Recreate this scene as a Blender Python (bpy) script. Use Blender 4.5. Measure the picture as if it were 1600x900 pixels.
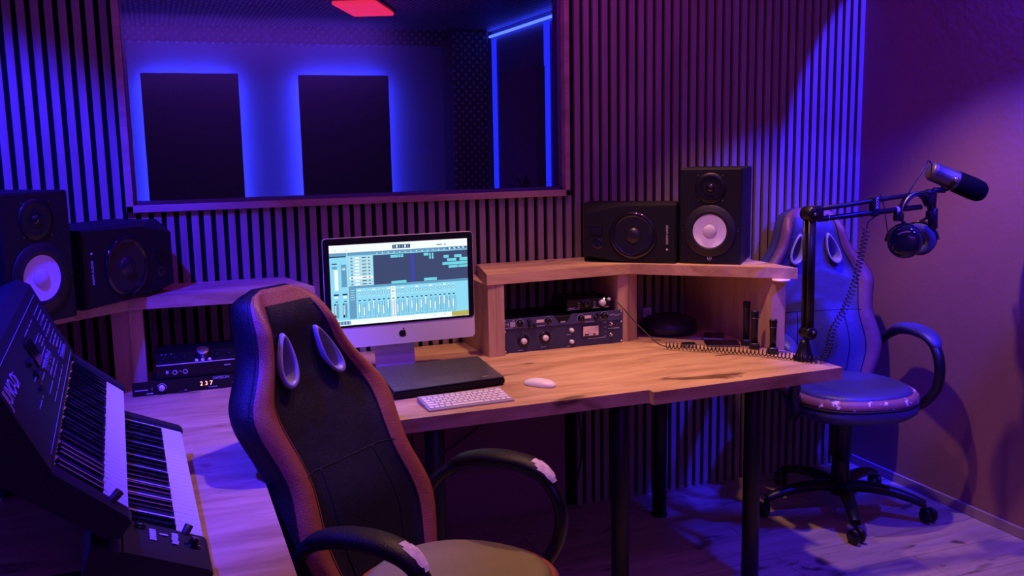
import bpy, bmesh, math, random
from mathutils import Vector, Matrix, Euler
random.seed(7)
R = math.radians
SC = bpy.context.scene
COL = SC.collection
for o in list(bpy.data.objects):
    bpy.data.objects.remove(o)

# ------------------------------------------------------------------ camera
cam_data = bpy.data.cameras.new('camera')
cam_data.sensor_width = 36.0
cam_data.lens = 1480.0 / 1600.0 * 36.0
cam_data.clip_start = 0.05
cam = bpy.data.objects.new('camera', cam_data)
COL.objects.link(cam)
cr = Vector((0.935832683620079, -0.3519659802689825, -0.018361290851553514))
cu = Vector((0.07021271953201041, 0.13512728555122122, 0.9883373870877687))
cw = Vector((0.34538002589084443, 0.9262076254452093, -0.15116901892513127))
M3 = Matrix((cr, cu, -cw)).transposed()
cam.matrix_world = Matrix.Translation((0, 0, 1.58)) @ M3.to_4x4()
SC.camera = cam

# ------------------------------------------------------------------ world, exposure
wd = bpy.data.worlds.new('night')
SC.world = wd
wd.use_nodes = True
wd.node_tree.nodes['Background'].inputs[0].default_value = (0.10, 0.03, 0.45, 1)
wd.node_tree.nodes['Background'].inputs[1].default_value = 0.006
SC.view_settings.view_transform = 'Standard'
SC.view_settings.look = 'None'
SC.view_settings.gamma = 1.0
SC.view_settings.exposure = 0.0
SC.view_settings.use_curve_mapping = False

# ------------------------------------------------------------------ lights of the room, added fills
def spot(name, loc, target, color, power, angle, blend, radius=0.03):
    d = bpy.data.lights.new(name, 'SPOT')
    d.color = color; d.energy = power; d.spot_size = R(angle); d.spot_blend = blend
    d.shadow_soft_size = radius
    o = bpy.data.objects.new(name, d); COL.objects.link(o)
    o.location = loc
    o.rotation_euler = (Vector(target) - Vector(loc)).to_track_quat('-Z', 'Y').to_euler()
    return o
def area(name, loc, target, color, power, sx, sy):
    d = bpy.data.lights.new(name, 'AREA')
    d.shape = 'RECTANGLE'; d.size = sx; d.size_y = sy; d.color = color; d.energy = power
    o = bpy.data.objects.new(name, d); COL.objects.link(o)
    o.location = loc
    o.rotation_euler = (Vector(target) - Vector(loc)).to_track_quat('-Z', 'Y').to_euler()
    return o
BLUE = (0.016, 0.010, 1.0)
WARM = (1.0, 0.49, 0.27)
spot('warm_right_spot', (2.08, 2.98, 2.62), (2.50, 2.55, 0.0), WARM, 85, 84, 0.5, 0.03)
spot('warm_middle_spot', (1.35, 2.85, 2.62), (1.40, 2.55, 0.0), WARM, 72, 82, 0.6, 0.03)
spot('warm_left_spot', (0.75, 2.65, 2.62), (0.80, 2.45, 0.0), WARM, 52, 78, 0.6, 0.03)
spot('blue_corner_spot', (3.092, 2.30, 2.60), (3.75, 3.60, 1.40), BLUE, 620, 72, 0.12, 0.01)
spot('blue_chair_spot', (2.75, 1.30, 2.60), (2.72, 3.30, 1.0), BLUE, 650, 34, 0.3, 0.03)
spot('blue_floor_spot', (2.98, 2.25, 2.60), (2.80, 2.70, 0.0), BLUE, 320, 50, 0.4, 0.03)
spot('blue_left_spot', (-0.50, 2.30, 2.60), (-0.75, 2.65, 1.60), BLUE, 560, 100, 0.3, 0.03)
area('violet_ceiling_panel', (0.9, 1.5, 2.66), (1.1, 3.0, 1.0), (0.32, 0.05, 1.0), 13, 2.2, 0.25)
area('magenta_ceiling_panel', (1.35, 2.9, 2.68), (1.5, 3.6, 1.5), (0.70, 0.03, 0.80), 5, 1.2, 0.3)
bl = bpy.data.lights.new('booth_lamp', 'POINT'); bl.color = (0.30, 0.04, 1.0); bl.energy = 3; bl.shadow_soft_size = 0.08
blo = bpy.data.objects.new('booth_lamp', bl); COL.objects.link(blo); blo.location = (-0.55, 4.35, 1.1)
spot('booth_ceiling_fill', (0.55, 4.35, 0.15), (0.55, 4.40, 2.24), (0.42, 0.06, 1.0), 34, 58, 0.8, 0.05)  # added fill without a known source, brightens the booth ceiling
area('violet_bounce_fill', (0.8, -0.95, 2.66), (0.8, -1.2, 1.2), (0.22, 0.045, 1.0), 32, 2.4, 0.1)  # added fill behind the camera, bounces violet light in under the desk

# ------------------------------------------------------------------ materials
MATS = {}
def mat(name, color, rough=0.5, metal=0.0, emit=None, estr=0.0, spec=0.5, coat=0.0, noise=None, bump=None):
    if name in MATS: return MATS[name]
    m = bpy.data.materials.new(name); m.use_nodes = True
    nt = m.node_tree; b = nt.nodes['Principled BSDF']
    b.inputs['Base Color'].default_value = (*color, 1)
    b.inputs['Roughness'].default_value = rough
    b.inputs['Metallic'].default_value = metal
    b.inputs['Specular IOR Level'].default_value = spec
    b.inputs['Coat Weight'].default_value = coat
    if emit:
        b.inputs['Emission Color'].default_value = (*emit, 1)
        b.inputs['Emission Strength'].default_value = estr
    if noise:
        amount, scale = noise
        tc = nt.nodes.new('ShaderNodeTexCoord'); n = nt.nodes.new('ShaderNodeTexNoise')
        n.inputs['Scale'].default_value = scale; n.inputs['Detail'].default_value = 5
        nt.links.new(tc.outputs['Object'], n.inputs['Vector'])
        r_ = nt.nodes.new('ShaderNodeValToRGB')
        r_.color_ramp.elements[0].position = 0.3; r_.color_ramp.elements[1].position = 0.7
        r_.color_ramp.elements[0].color = (*[c * (1 - amount) for c in color], 1)
        r_.color_ramp.elements[1].color = (*[min(1, c * (1 + amount)) for c in color], 1)
        nt.links.new(n.outputs['Fac'], r_.inputs['Fac']); nt.links.new(r_.outputs['Color'], b.inputs['Base Color'])
    if bump:
        strength, scale = bump
        tc = nt.nodes.new('ShaderNodeTexCoord'); n = nt.nodes.new('ShaderNodeTexNoise')
        n.inputs['Scale'].default_value = scale; n.inputs['Detail'].default_value = 6
        nt.links.new(tc.outputs['Object'], n.inputs['Vector'])
        bp = nt.nodes.new('ShaderNodeBump'); bp.inputs['Strength'].default_value = strength; bp.inputs['Distance'].default_value = 0.01
        nt.links.new(n.outputs['Fac'], bp.inputs['Height']); nt.links.new(bp.outputs['Normal'], b.inputs['Normal'])
    MATS[name] = m
    return m

def wood(name, dark, light, axis='X', rough=0.5, knots=True, grain=1.0, planks=None):
    m = bpy.data.materials.new(name); m.use_nodes = True
    nt = m.node_tree; N = nt.nodes; Lk = nt.links; b = N['Principled BSDF']
    b.inputs['Roughness'].default_value = rough
    tc = N.new('ShaderNodeTexCoord'); mp = N.new('ShaderNodeMapping')
    s = {'X': (1.3, 7, 7), 'Y': (9, 0.9, 9), 'Z': (9, 9, 0.9)}[axis]
    mp.inputs['Scale'].default_value = [c * grain for c in s]
    Lk.new(tc.outputs['Object'], mp.inputs['Vector'])
    n1 = N.new('ShaderNodeTexNoise'); n1.inputs['Scale'].default_value = 2.2; n1.inputs['Detail'].default_value = 8
    n1.inputs['Roughness'].default_value = 0.65; n1.inputs['Distortion'].default_value = 0.6
    Lk.new(mp.outputs['Vector'], n1.inputs['Vector'])
    cr1 = N.new('ShaderNodeValToRGB')
    cr1.color_ramp.elements[0].position = 0.30; cr1.color_ramp.elements[0].color = (*dark, 1)
    cr1.color_ramp.elements[1].position = 0.62; cr1.color_ramp.elements[1].color = (*light, 1)
    Lk.new(n1.outputs['Fac'], cr1.inputs['Fac'])
    out = cr1.outputs['Color']
    if knots:
        n2 = N.new('ShaderNodeTexNoise'); n2.inputs['Scale'].default_value = 2.0; n2.inputs['Detail'].default_value = 6
        n2.inputs['Distortion'].default_value = 1.2
        mp2 = N.new('ShaderNodeMapping'); mp2.inputs['Scale'].default_value = [c * q for c, q in zip(s, (1.3, 0.6, 0.6))]
        mp2.inputs['Location'].default_value = (3.1, 1.7, 0.4)
        Lk.new(tc.outputs['Object'], mp2.inputs['Vector']); Lk.new(mp2.outputs['Vector'], n2.inputs['Vector'])
        cr2 = N.new('ShaderNodeValToRGB')
        cr2.color_ramp.elements[0].position = 0.62; cr2.color_ramp.elements[0].color = (0, 0, 0, 1)
        cr2.color_ramp.elements[1].position = 0.69; cr2.color_ramp.elements[1].color = (1, 1, 1, 1)
        Lk.new(n2.outputs['Fac'], cr2.inputs['Fac'])
        mx = N.new('ShaderNodeMix'); mx.data_type = 'RGBA'
        Lk.new(cr2.outputs['Color'], mx.inputs['Factor']); Lk.new(out, mx.inputs['A'])
        mx.inputs['B'].default_value = (*[c * 0.38 for c in dark], 1)
        out = mx.outputs['Result']
    if planks:
        br = N.new('ShaderNodeTexBrick'); br.inputs['Scale'].default_value = 1.0
        br.inputs['Brick Width'].default_value = 1.3; br.inputs['Row Height'].default_value = 0.19
        br.inputs['Mortar Size'].default_value = 0.002; br.inputs['Mortar Smooth'].default_value = 0.3
        br.inputs['Color1'].default_value = (0.85, 0.85, 0.85, 1); br.inputs['Color2'].default_value = (1, 1, 1, 1)
        br.inputs['Mortar'].default_value = (0.35, 0.35, 0.35, 1); br.offset = 0.37
        mp3 = N.new('ShaderNodeMapping')
        if planks == 'Y': mp3.inputs['Rotation'].default_value = (0, 0, R(90))
        Lk.new(tc.outputs['Object'], mp3.inputs['Vector']); Lk.new(mp3.outputs['Vector'], br.inputs['Vector'])
        mm = N.new('ShaderNodeMix'); mm.data_type = 'RGBA'; mm.blend_type = 'MULTIPLY'; mm.inputs['Factor'].default_value = 1
        Lk.new(out, mm.inputs['A']); Lk.new(br.outputs['Color'], mm.inputs['B']); out = mm.outputs['Result']
    Lk.new(out, b.inputs['Base Color'])
    bp = N.new('ShaderNodeBump'); bp.inputs['Strength'].default_value = 0.15; bp.inputs['Distance'].default_value = 0.004
    Lk.new(n1.outputs['Fac'], bp.inputs['Height']); Lk.new(bp.outputs['Normal'], b.inputs['Normal'])
    return m

M_OAK = wood('oak_desk', (0.36, 0.20, 0.09), (0.63, 0.42, 0.23), 'X', 0.42)
M_OAKY = wood('oak_desk_wing', (0.36, 0.20, 0.095), (0.62, 0.40, 0.22), 'X', 0.42)
M_OAKZ = wood('oak_upright', (0.38, 0.22, 0.12), (0.56, 0.37, 0.23), 'Z', 0.5, knots=False)
M_SLAT = wood('slat_wood', (0.22, 0.15, 0.12), (0.32, 0.24, 0.20), 'Z', 0.6, knots=False)
M_FLOOR = wood('laminate_floor', (0.30, 0.22, 0.15), (0.48, 0.37, 0.27), 'X', 0.42, planks='X')
M_FELT = mat('black_felt', (0.006, 0.006, 0.007), 0.95, spec=0.1)
M_PLASTER = mat('wall_plaster', (0.27, 0.125, 0.14), 0.75, noise=(0.10, 2.0), bump=(0.08, 40))
M_WHITEWALL = mat('booth_plaster', (0.24, 0.20, 0.22), 0.8, bump=(0.05, 30))
M_CEIL = mat('ceiling_paint', (0.10, 0.09, 0.10), 0.9)
M_BLACK = mat('black_plastic', (0.006, 0.006, 0.007), 0.36, spec=0.4)
M_BLACKM = mat('black_matte', (0.005, 0.005, 0.006), 0.65, spec=0.3)
M_CAB = mat('speaker_cabinet_vinyl', (0.005, 0.005, 0.006), 0.55, spec=0.3, bump=(0.15, 400))
M_GLOSS = mat('black_gloss', (0.008, 0.008, 0.009), 0.08, coat=0.3)
M_RUBBER = mat('rubber', (0.008, 0.008, 0.008), 0.5)
M_STEELB = mat('black_powder_steel', (0.006, 0.006, 0.006), 0.45, spec=0.4)
M_METAL = mat('brushed_metal', (0.62, 0.60, 0.58), 0.3, 1.0)
M_DMETAL = mat('dark_metal', (0.16, 0.15, 0.14), 0.32, 1.0)
M_WHITE = mat('white_plastic', (0.80, 0.79, 0.80), 0.4)
M_KEYW = mat('white_key', (0.70, 0.70, 0.78), 0.3)  # white keys tinted blue to deepen the blue light on them
M_ALU = mat('aluminium', (0.72, 0.70, 0.74), 0.45, 0.15)
M_CONE = mat('white_cone', (0.78, 0.77, 0.82), 0.6)
M_GREYCONE = mat('dust_cap_grey', (0.66, 0.64, 0.72), 0.55)
M_DCONE = mat('carbon_cone', (0.012, 0.012, 0.015), 0.32)
M_PRINT = mat('white_print', (0.62, 0.62, 0.66), 0.6)
M_PRINTD = mat('grey_print', (0.42, 0.42, 0.48), 0.6)
M_PANELB = mat('blue_black_faceplate', (0.028, 0.028, 0.085), 0.45)
M_SYNTH = mat('synth_panel', (0.013, 0.013, 0.018), 0.45, spec=0.4)
M_CREAM = mat('meter_face', (0.75, 0.55, 0.50), 0.5, emit=(1.0, 0.5, 0.5), estr=0.05)
M_LEDRED = mat('red_digit', (0.8, 0.2, 0.1), 0.5, emit=(1.0, 0.32, 0.22), estr=3.0)
M_LEDG = mat('green_led', (0.7, 0.9, 0.4), 0.5, emit=(0.8, 1.0, 0.5), estr=3.0)
M_LEDSTRIP = mat('blue_led_strip', (0.1, 0.1, 1), 0.5, emit=(0.03, 0.045, 1.0), estr=120.0)
M_REDLAMP = mat('red_lamp', (0.8, 0.1, 0.2), 0.5, emit=(1.0, 0.03, 0.09), estr=1.3)
M_ABSORB = mat('acoustic_fabric', (0.020, 0.012, 0.016), 0.95, spec=0.1, bump=(0.2, 200))
M_TRIMWOOD = wood('frame_wood', (0.30, 0.19, 0.12), (0.48, 0.32, 0.22), 'X', 0.5, knots=False)
M_RING = mat('chair_ring_plastic', (0.26, 0.25, 0.34), 0.35)
M_FOAM = mat('windscreen_foam', (0.004, 0.004, 0.004), 0.95, spec=0.1, bump=(0.5, 300))
M_PEEL = mat('peeled_lining', (0.72, 0.62, 0.66), 0.85, noise=(0.2, 60))
M_BRONZE = mat('microphone_body', (0.13, 0.105, 0.065), 0.40, 0.6)
M_CUSH = mat('headphone_velour', (0.065, 0.062, 0.07), 0.9, bump=(0.3, 200))
M_VELCRO = mat('white_lettering', (0.8, 0.8, 0.8), 0.6)

def leather(name, color, rough=0.42, perforate=False, worn=None):
    m = bpy.data.materials.new(name); m.use_nodes = True
    nt = m.node_tree; N = nt.nodes; Lk = nt.links; b = N['Principled BSDF']
    b.inputs['Roughness'].default_value = rough; b.inputs['Specular IOR Level'].default_value = 0.28 if sum(color) < 0.05 else 0.45
    b.inputs['Base Color'].default_value = (*color, 1)
    tc = N.new('ShaderNodeTexCoord')
    v = N.new('ShaderNodeTexVoronoi'); v.inputs['Scale'].default_value = 260
    n = N.new('ShaderNodeTexNoise'); n.inputs['Scale'].default_value = 9; n.inputs['Detail'].default_value = 4
    Lk.new(tc.outputs['Object'], v.inputs['Vector']); Lk.new(tc.outputs['Object'], n.inputs['Vector'])
    ad = N.new('ShaderNodeMath'); ad.operation = 'MULTIPLY_ADD'; ad.inputs[1].default_value = 0.10
    Lk.new(v.outputs['Distance'], ad.inputs[0]); Lk.new(n.outputs['Fac'], ad.inputs[2])
    bp = N.new('ShaderNodeBump'); bp.inputs['Strength'].default_value = 0.45; bp.inputs['Distance'].default_value = 0.012
    Lk.new(ad.outputs[0], bp.inputs['Height']); Lk.new(bp.outputs['Normal'], b.inputs['Normal'])
    if worn:
        n2 = N.new('ShaderNodeTexNoise'); n2.inputs['Scale'].default_value = worn[1]; n2.inputs['Detail'].default_value = 6
        Lk.new(tc.outputs['Object'], n2.inputs['Vector'])
        c2 = N.new('ShaderNodeValToRGB'); c2.color_ramp.elements[0].position = worn[2]; c2.color_ramp.elements[1].position = worn[2] + 0.02
        c2.color_ramp.elements[0].color = (*color, 1); c2.color_ramp.elements[1].color = (*worn[0], 1)
        Lk.new(n2.outputs['Fac'], c2.inputs['Fac']); Lk.new(c2.outputs['Color'], b.inputs['Base Color'])
    return m
M_LEATH = leather('black_leather', (0.007, 0.006, 0.008), 0.50)
M_SEATL = leather('lamplit_seat_leather', (0.23, 0.21, 0.06), 0.42)  # black leather coloured olive, the way warm lamplight makes it look
M_BROWN = leather('brown_leather', (0.26, 0.075, 0.035), 0.45)
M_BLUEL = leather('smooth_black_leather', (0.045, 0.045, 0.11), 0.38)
M_PLUM = leather('plum_leather', (0.16, 0.06, 0.06), 0.45)
M_TRIMW = leather('worn_seat_edge', (0.25, 0.10, 0.08), 0.5, worn=((0.75, 0.62, 0.66), 34, 0.60))

def glass_mat():
    m = bpy.data.materials.new('window_glass'); m.use_nodes = True
    nt = m.node_tree; N = nt.nodes; N.clear()
    out = N.new('ShaderNodeOutputMaterial'); mx = N.new('ShaderNodeMixShader')
    t = N.new('ShaderNodeBsdfTransparent'); g = N.new('ShaderNodeBsdfGlossy'); f = N.new('ShaderNodeFresnel')
    t.inputs['Color'].default_value = (0.90, 0.90, 0.95, 1)
    g.inputs['Roughness'].default_value = 0.0; f.inputs['IOR'].default_value = 1.45
    nt.links.new(f.outputs[0], mx.inputs[0]); nt.links.new(t.outputs[0], mx.inputs[1]); nt.links.new(g.outputs[0], mx.inputs[2])
    nt.links.new(mx.outputs[0], out.inputs[0])
    return m
M_GLASS = glass_mat()

def perforated_mat(name, plane):
    m = bpy.data.materials.new(name); m.use_nodes = True
    nt = m.node_tree; N = nt.nodes; Lk = nt.links; b = N['Principled BSDF']
    b.inputs['Roughness'].default_value = 0.5
    tc = N.new('ShaderNodeTexCoord'); sp = N.new('ShaderNodeSeparateXYZ'); cb = N.new('ShaderNodeCombineXYZ')
    mp = N.new('ShaderNodeMapping'); mp.inputs['Rotation'].default_value = (0, 0, R(45)); mp.inputs['Scale'].default_value = (30, 30, 30)
    v = N.new('ShaderNodeTexVoronoi'); v.voronoi_dimensions = '2D'; v.inputs['Scale'].default_value = 1.0; v.inputs['Randomness'].default_value = 0.0
    Lk.new(tc.outputs['Object'], sp.inputs[0]); Lk.new(sp.outputs['X'], cb.inputs['X']); Lk.new(sp.outputs['Y' if plane == 'XY' else 'Z'], cb.inputs['Y'])
    Lk.new(cb.outputs[0], mp.inputs['Vector']); Lk.new(mp.outputs['Vector'], v.inputs['Vector'])
    c = N.new('ShaderNodeValToRGB'); c.color_ramp.elements[0].position = 0.24; c.color_ramp.elements[1].position = 0.31
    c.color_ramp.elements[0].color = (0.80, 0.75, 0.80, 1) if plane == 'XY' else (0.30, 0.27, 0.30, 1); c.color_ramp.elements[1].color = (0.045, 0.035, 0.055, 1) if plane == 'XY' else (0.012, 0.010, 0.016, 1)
    Lk.new(v.outputs['Distance'], c.inputs['Fac']); Lk.new(c.outputs['Color'], b.inputs['Base Color'])
    return m
M_PERF = perforated_mat('perforated_tile', 'XY')
M_PERFV = perforated_mat('perforated_board', 'XZ')

# ------------------------------------------------------------------ mesh helpers
def bm_box(bm, c, s, mi=0, rot=None, bev=0.0):
    tmp = bmesh.new()
    bmesh.ops.create_cube(tmp, size=1.0)
    for v in tmp.verts: v.co = Vector((v.co.x * s[0], v.co.y * s[1], v.co.z * s[2]))
    if bev > 0:
        bmesh.ops.bevel(tmp, geom=list(tmp.edges), offset=bev, segments=2, affect='EDGES', profile=0.5)
    if rot is not None:
        bmesh.ops.transform(tmp, matrix=rot.to_4x4(), verts=tmp.verts)
    merge(bm, tmp, Vector(c), mi)
def merge(bm, tmp, off, mi):
    mp = {}
    for v in tmp.verts: mp[v] = bm.verts.new(v.co + off)
    for f in tmp.faces:
        try:
            nf = bm.faces.new([mp[v] for v in f.verts]); nf.material_index = mi if mi is not None else f.material_index; nf.smooth = f.smooth
        except ValueError: pass
    tmp.free()
def bm_prism(bm, pts, z0, z1, mi=0, bev=0.0):
    tmp = bmesh.new()
    a = [tmp.verts.new((x, y, z0)) for x, y in pts]; b = [tmp.verts.new((x, y, z1)) for x, y in pts]
    tmp.faces.new(list(reversed(a))); tmp.faces.new(b)
    n = len(pts)
    for i in range(n): tmp.faces.new((a[i], a[(i + 1) % n], b[(i + 1) % n], b[i]))
    bmesh.ops.recalc_face_normals(tmp, faces=tmp.faces)
    if bev > 0: bmesh.ops.bevel(tmp, geom=list(tmp.edges), offset=bev, segments=2, affect='EDGES')
    merge(bm, tmp, Vector((0, 0, 0)), mi)
def bm_lathe(bm, prof, origin, axis, mi=0, seg=32, mats=None):
    # prof: (radius, distance along the axis)
    ax = Vector(axis).normalized()
    t = Vector((0, 0, 1)) if abs(ax.z) < 0.9 else Vector((1, 0, 0))
    e1 = ax.cross(t).normalized(); e2 = ax.cross(e1).normalized(); o = Vector(origin)
    rings = []
    for r, h in prof:
        if r < 1e-6: rings.append([bm.verts.new(o + ax * h)])
        else: rings.append([bm.verts.new(o + ax * h + e1 * (r * math.cos(2 * math.pi * k / seg)) + e2 * (r * math.sin(2 * math.pi * k / seg))) for k in range(seg)])
    fs = []
    for i in range(len(rings) - 1):
        A, B = rings[i], rings[i + 1]
        m_ = mats[i] if mats else mi
        for k in range(seg):
            if len(A) == 1 and len(B) == 1: continue
            if len(A) == 1: f = bm.faces.new((A[0], B[(k + 1) % seg], B[k]))
            elif len(B) == 1: f = bm.faces.new((A[k], A[(k + 1) % seg], B[0]))
            else: f = bm.faces.new((A[k], A[(k + 1) % seg], B[(k + 1) % seg], B[k]))
            f.material_index = m_; f.smooth = True; fs.append(f)
    return fs
def bm_cyl(bm, p0, p1, r0, r1=None, mi=0, seg=20):
    p0 = Vector(p0); p1 = Vector(p1); r1 = r0 if r1 is None else r1; L = (p1 - p0).length
    e = min(r0, r1) * 0.08
    bm_lathe(bm, [(0, 0), (r0 - e, 0), (r0, e), (r1, L - e), (r1 - e, L), (0, L)], p0, p1 - p0, mi, seg)
def catmull(pts, sub=8):
    P = [Vector(p) for p in pts]; out = []
    for i in range(len(P) - 1):
        p0 = P[max(i - 1, 0)]; p1 = P[i]; p2 = P[i + 1]; p3 = P[min(i + 2, len(P) - 1)]
        for k in range(sub):
            t = k / sub
            out.append(0.5 * ((2 * p1) + (p2 - p0) * t + (2 * p0 - 5 * p1 + 4 * p2 - p3) * t * t + (3 * p1 - p0 - 3 * p2 + p3) * t ** 3))
    out.append(P[-1]); return out
def bm_tube(bm, pts, r, seg=8, mi=0, side=None, radii=None, closed=False):
    # side: fixed sideways vector -> elliptical (w along side, h across); radii: list of (w, h)
    n = len(pts); rings = []; prev = None
    for i in range(n):
        a = pts[(i - 1) % n] if (closed or i > 0) else pts[i]; b = pts[(i + 1) % n] if (closed or i < n - 1) else pts[i]
        t = (Vector(b) - Vector(a)).normalized()
        if side is not None: s = Vector(side)
        elif prev is None:
            s = t.cross(Vector((0, 0, 1)));
            if s.length < 1e-3: s = t.cross(Vector((1, 0, 0)))
        else: s = prev - t * prev.dot(t)
        s = (s - t * s.dot(t)).normalized(); prev = s
        u_ = t.cross(s).normalized()
        w_, h_ = radii[i] if radii else (r, r)
        rings.append([bm.verts.new(Vector(pts[i]) + s * (w_ * math.cos(2 * math.pi * k / seg)) + u_ * (h_ * math.sin(2 * math.pi * k / seg))) for k in range(seg)])
    m_ = n if closed else n - 1
    for i in range(m_):
        A, B = rings[i], rings[(i + 1) % n]
        for k in range(seg):
            f = bm.faces.new((A[k], A[(k + 1) % seg], B[(k + 1) % seg], B[k])); f.smooth = True; f.material_index = mi
    if not closed:
        for Rg in (rings[0], rings[-1]):
            try: f = bm.faces.new(Rg); f.material_index = mi
            except ValueError: pass
def obj(name, bm, mats, parent=None, loc=None, rot=None, smooth_angle=None, subsurf=0):
    bmesh.ops.recalc_face_normals(bm, faces=bm.faces)
    me = bpy.data.meshes.new(name); bm.to_mesh(me); bm.free()
    for m in (mats if isinstance(mats, (list, tuple)) else [mats]): me.materials.append(m)
    o = bpy.data.objects.new(name, me); COL.objects.link(o)
    if parent is not None: o.parent = parent
    if loc is not None: o.location = loc
    if rot is not None: o.rotation_euler = rot
    if subsurf:
        s = o.modifiers.new('subdivision', 'SUBSURF'); s.levels = subsurf; s.render_levels = subsurf
    return o
def pieces(name, bm, mats, parent):
    # every loose shell becomes a part of its own
    bm.verts.ensure_lookup_table(); seen = set(); out = []
    for v0 in list(bm.verts):
        if v0 in seen: continue
        comp = []; stack = [v0]; seen.add(v0)
        while stack:
            v = stack.pop(); comp.append(v)
            for e in v.link_edges:
                o_ = e.other_vert(v)
                if o_ not in seen: seen.add(o_); stack.append(o_)
        nb = bmesh.new(); mp = {v: nb.verts.new(v.co) for v in comp}; fs = {f for v in comp for f in v.link_faces}
        for f in fs:
            nf = nb.faces.new([mp[v] for v in f.verts]); nf.smooth = f.smooth; nf.material_index = f.material_index
        out.append(obj(name, nb, mats, parent))
    bm.free(); return out
def NB(): return bmesh.new()
def boxobj(name, c, s, m, parent=None, bev=0.0, rot=None):
    bm = NB(); bm_box(bm, c, s, 0, rot, bev); return obj(name, bm, m, parent)
def tag(o, label, cat, group=None):
    o['label'] = label; o['category'] = cat
    if group: o['group'] = group
    return o
def thing(name, label, cat, loc=(0, 0, 0), rot=(0, 0, 0), group=None):
    e = bpy.data.objects.new(name, None); COL.objects.link(e); e.empty_display_size = 0.05
    e.location = loc; e.rotation_euler = rot
    return tag(e, label, cat, group)
def struct(name, bm, mats, parent=None):
    o = obj(name, bm, mats, parent)
    if parent is None: o['kind'] = 'structure'
    return o
def text_into(bm, s, size, mtx, mi=0, thick=0.0004, align='LEFT'):
    cu_ = bpy.data.curves.new('lettering', 'FONT'); cu_.body = s; cu_.size = size; cu_.extrude = thick; cu_.align_x = align
    to = bpy.data.objects.new('lettering', cu_); COL.objects.link(to)
    dg = bpy.context.evaluated_depsgraph_get(); dg.update()
    me = bpy.data.meshes.new_from_object(to.evaluated_get(dg))
    tmp = bmesh.new(); tmp.from_mesh(me); bmesh.ops.transform(tmp, matrix=mtx, verts=tmp.verts)
    merge(bm, tmp, Vector((0, 0, 0)), mi)
    bpy.data.meshes.remove(me); bpy.data.objects.remove(to); bpy.data.curves.remove(cu_)
def face_y(loc, roll=0.0):   # text upright on a face looking towards -Y
    return Matrix.Translation(loc) @ Matrix.Rotation(R(90), 4, 'X') @ Matrix.Rotation(roll, 4, 'Z')

# ================================================================== THE SETTING
WY, WX, DZ = 3.65, 3.11, 0.78      # back wall, right wall, desk top
XL, YN, CZ = -1.60, -1.20, 2.75
bm = NB(); bm_box(bm, ((XL + WX) / 2 + 0.05, 2.3, -0.05), (WX - XL + 0.4, 7.4, 0.1)); struct('floor', bm, M_FLOOR)
bm = NB(); bm_box(bm, ((XL + WX) / 2, (YN + WY) / 2, CZ + 0.05), (WX - XL + 0.2, WY - YN + 0.2, 0.1)); struct('ceiling', bm, M_CEIL)
bm = NB(); bm_box(bm, (WX + 0.05, (YN + WY) / 2 + 0.05, CZ / 2), (0.1, WY - YN + 0.3, CZ)); struct('wall_right', bm, M_PLASTER)
bm = NB(); bm_box(bm, (XL - 0.05, (YN + WY) / 2, CZ / 2), (0.1, WY - YN, CZ)); struct('wall_left', bm, M_PLASTER)
bm = NB(); bm_box(bm, ((XL + WX) / 2, YN - 0.05, CZ / 2), (WX - XL, 0.1, CZ)); struct('wall_front', bm, mat('light_paint', (0.72, 0.70, 0.72), 0.8))  # unseen wall kept pale so that it bounces the violet fill
WX0, WX1, WZ0, WZ1 = -0.075, 1.59, 1.385, 2.25   # clear window opening
bm = NB()
def wallpiece(x0, x1, z0, z1): bm_box(bm, ((x0 + x1) / 2, WY + 0.03, (z0 + z1) / 2), (x1 - x0, 0.06, z1 - z0), 0)
wallpiece(XL, WX0, 0, CZ); wallpiece(WX1, WX, 0, CZ); wallpiece(WX0, WX1, 0, WZ0); wallpiece(WX0, WX1, WZ1, CZ)
# felt backing + slats (mats 1, 2)
FX0, FX1, FZ0, FZ1 = WX0 - 0.025, WX1 + 0.022, WZ0 - 0.025, WZ1 + 0.025
PX0, PX1 = 0.02, 1.595                          # plain patch of wall under the desk
def felt(x0, x1, z0, z1): bm_box(bm, ((x0 + x1) / 2, WY - 0.003, (z0 + z1) / 2), (x1 - x0, 0.006, z1 - z0), 1)
felt(XL, FX0, 0.0, CZ); felt(FX0, PX0, 0.0, FZ0); felt(FX0, PX0, FZ1, CZ); felt(PX1, FX1, 0.0, FZ0); felt(PX1, FX1, FZ1, CZ); felt(FX1, WX, 0.0, CZ); felt(PX0, PX1, 0.70, FZ0); felt(PX0, PX1, FZ1, CZ)
pitch = 0.0424; x = WX - 0.0255
while x > XL:
    spans = [(0.0, CZ)]
    xc = x + 0.0125
    if PX0 < xc < PX1 + 0.02: spans = [(0.70, CZ)]
    if FX0 - 0.012 < xc < FX1 + 0.012:
        spans = [(max(0.0, spans[0][0]), FZ0), (FZ1, CZ)]
    for z0, z1 in spans:
        bm_box(bm, (xc, WY - 0.013, (z0 + z1) / 2), (0.0255, 0.020, z1 - z0), 2, bev=0.0012)
    x -= pitch
struct('wall_back', bm, [M_PLASTER, M_FELT, M_SLAT])
bm = NB()
bm_box(bm, (WX - 0.006, (YN + WY) / 2 - 0.02, 0.022), (0.012, WY - YN - 0.04, 0.044), bev=0.003)
struct('baseboard_right', bm, mat('skirting_paint', (0.30, 0.22, 0.24), 0.5))

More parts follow.
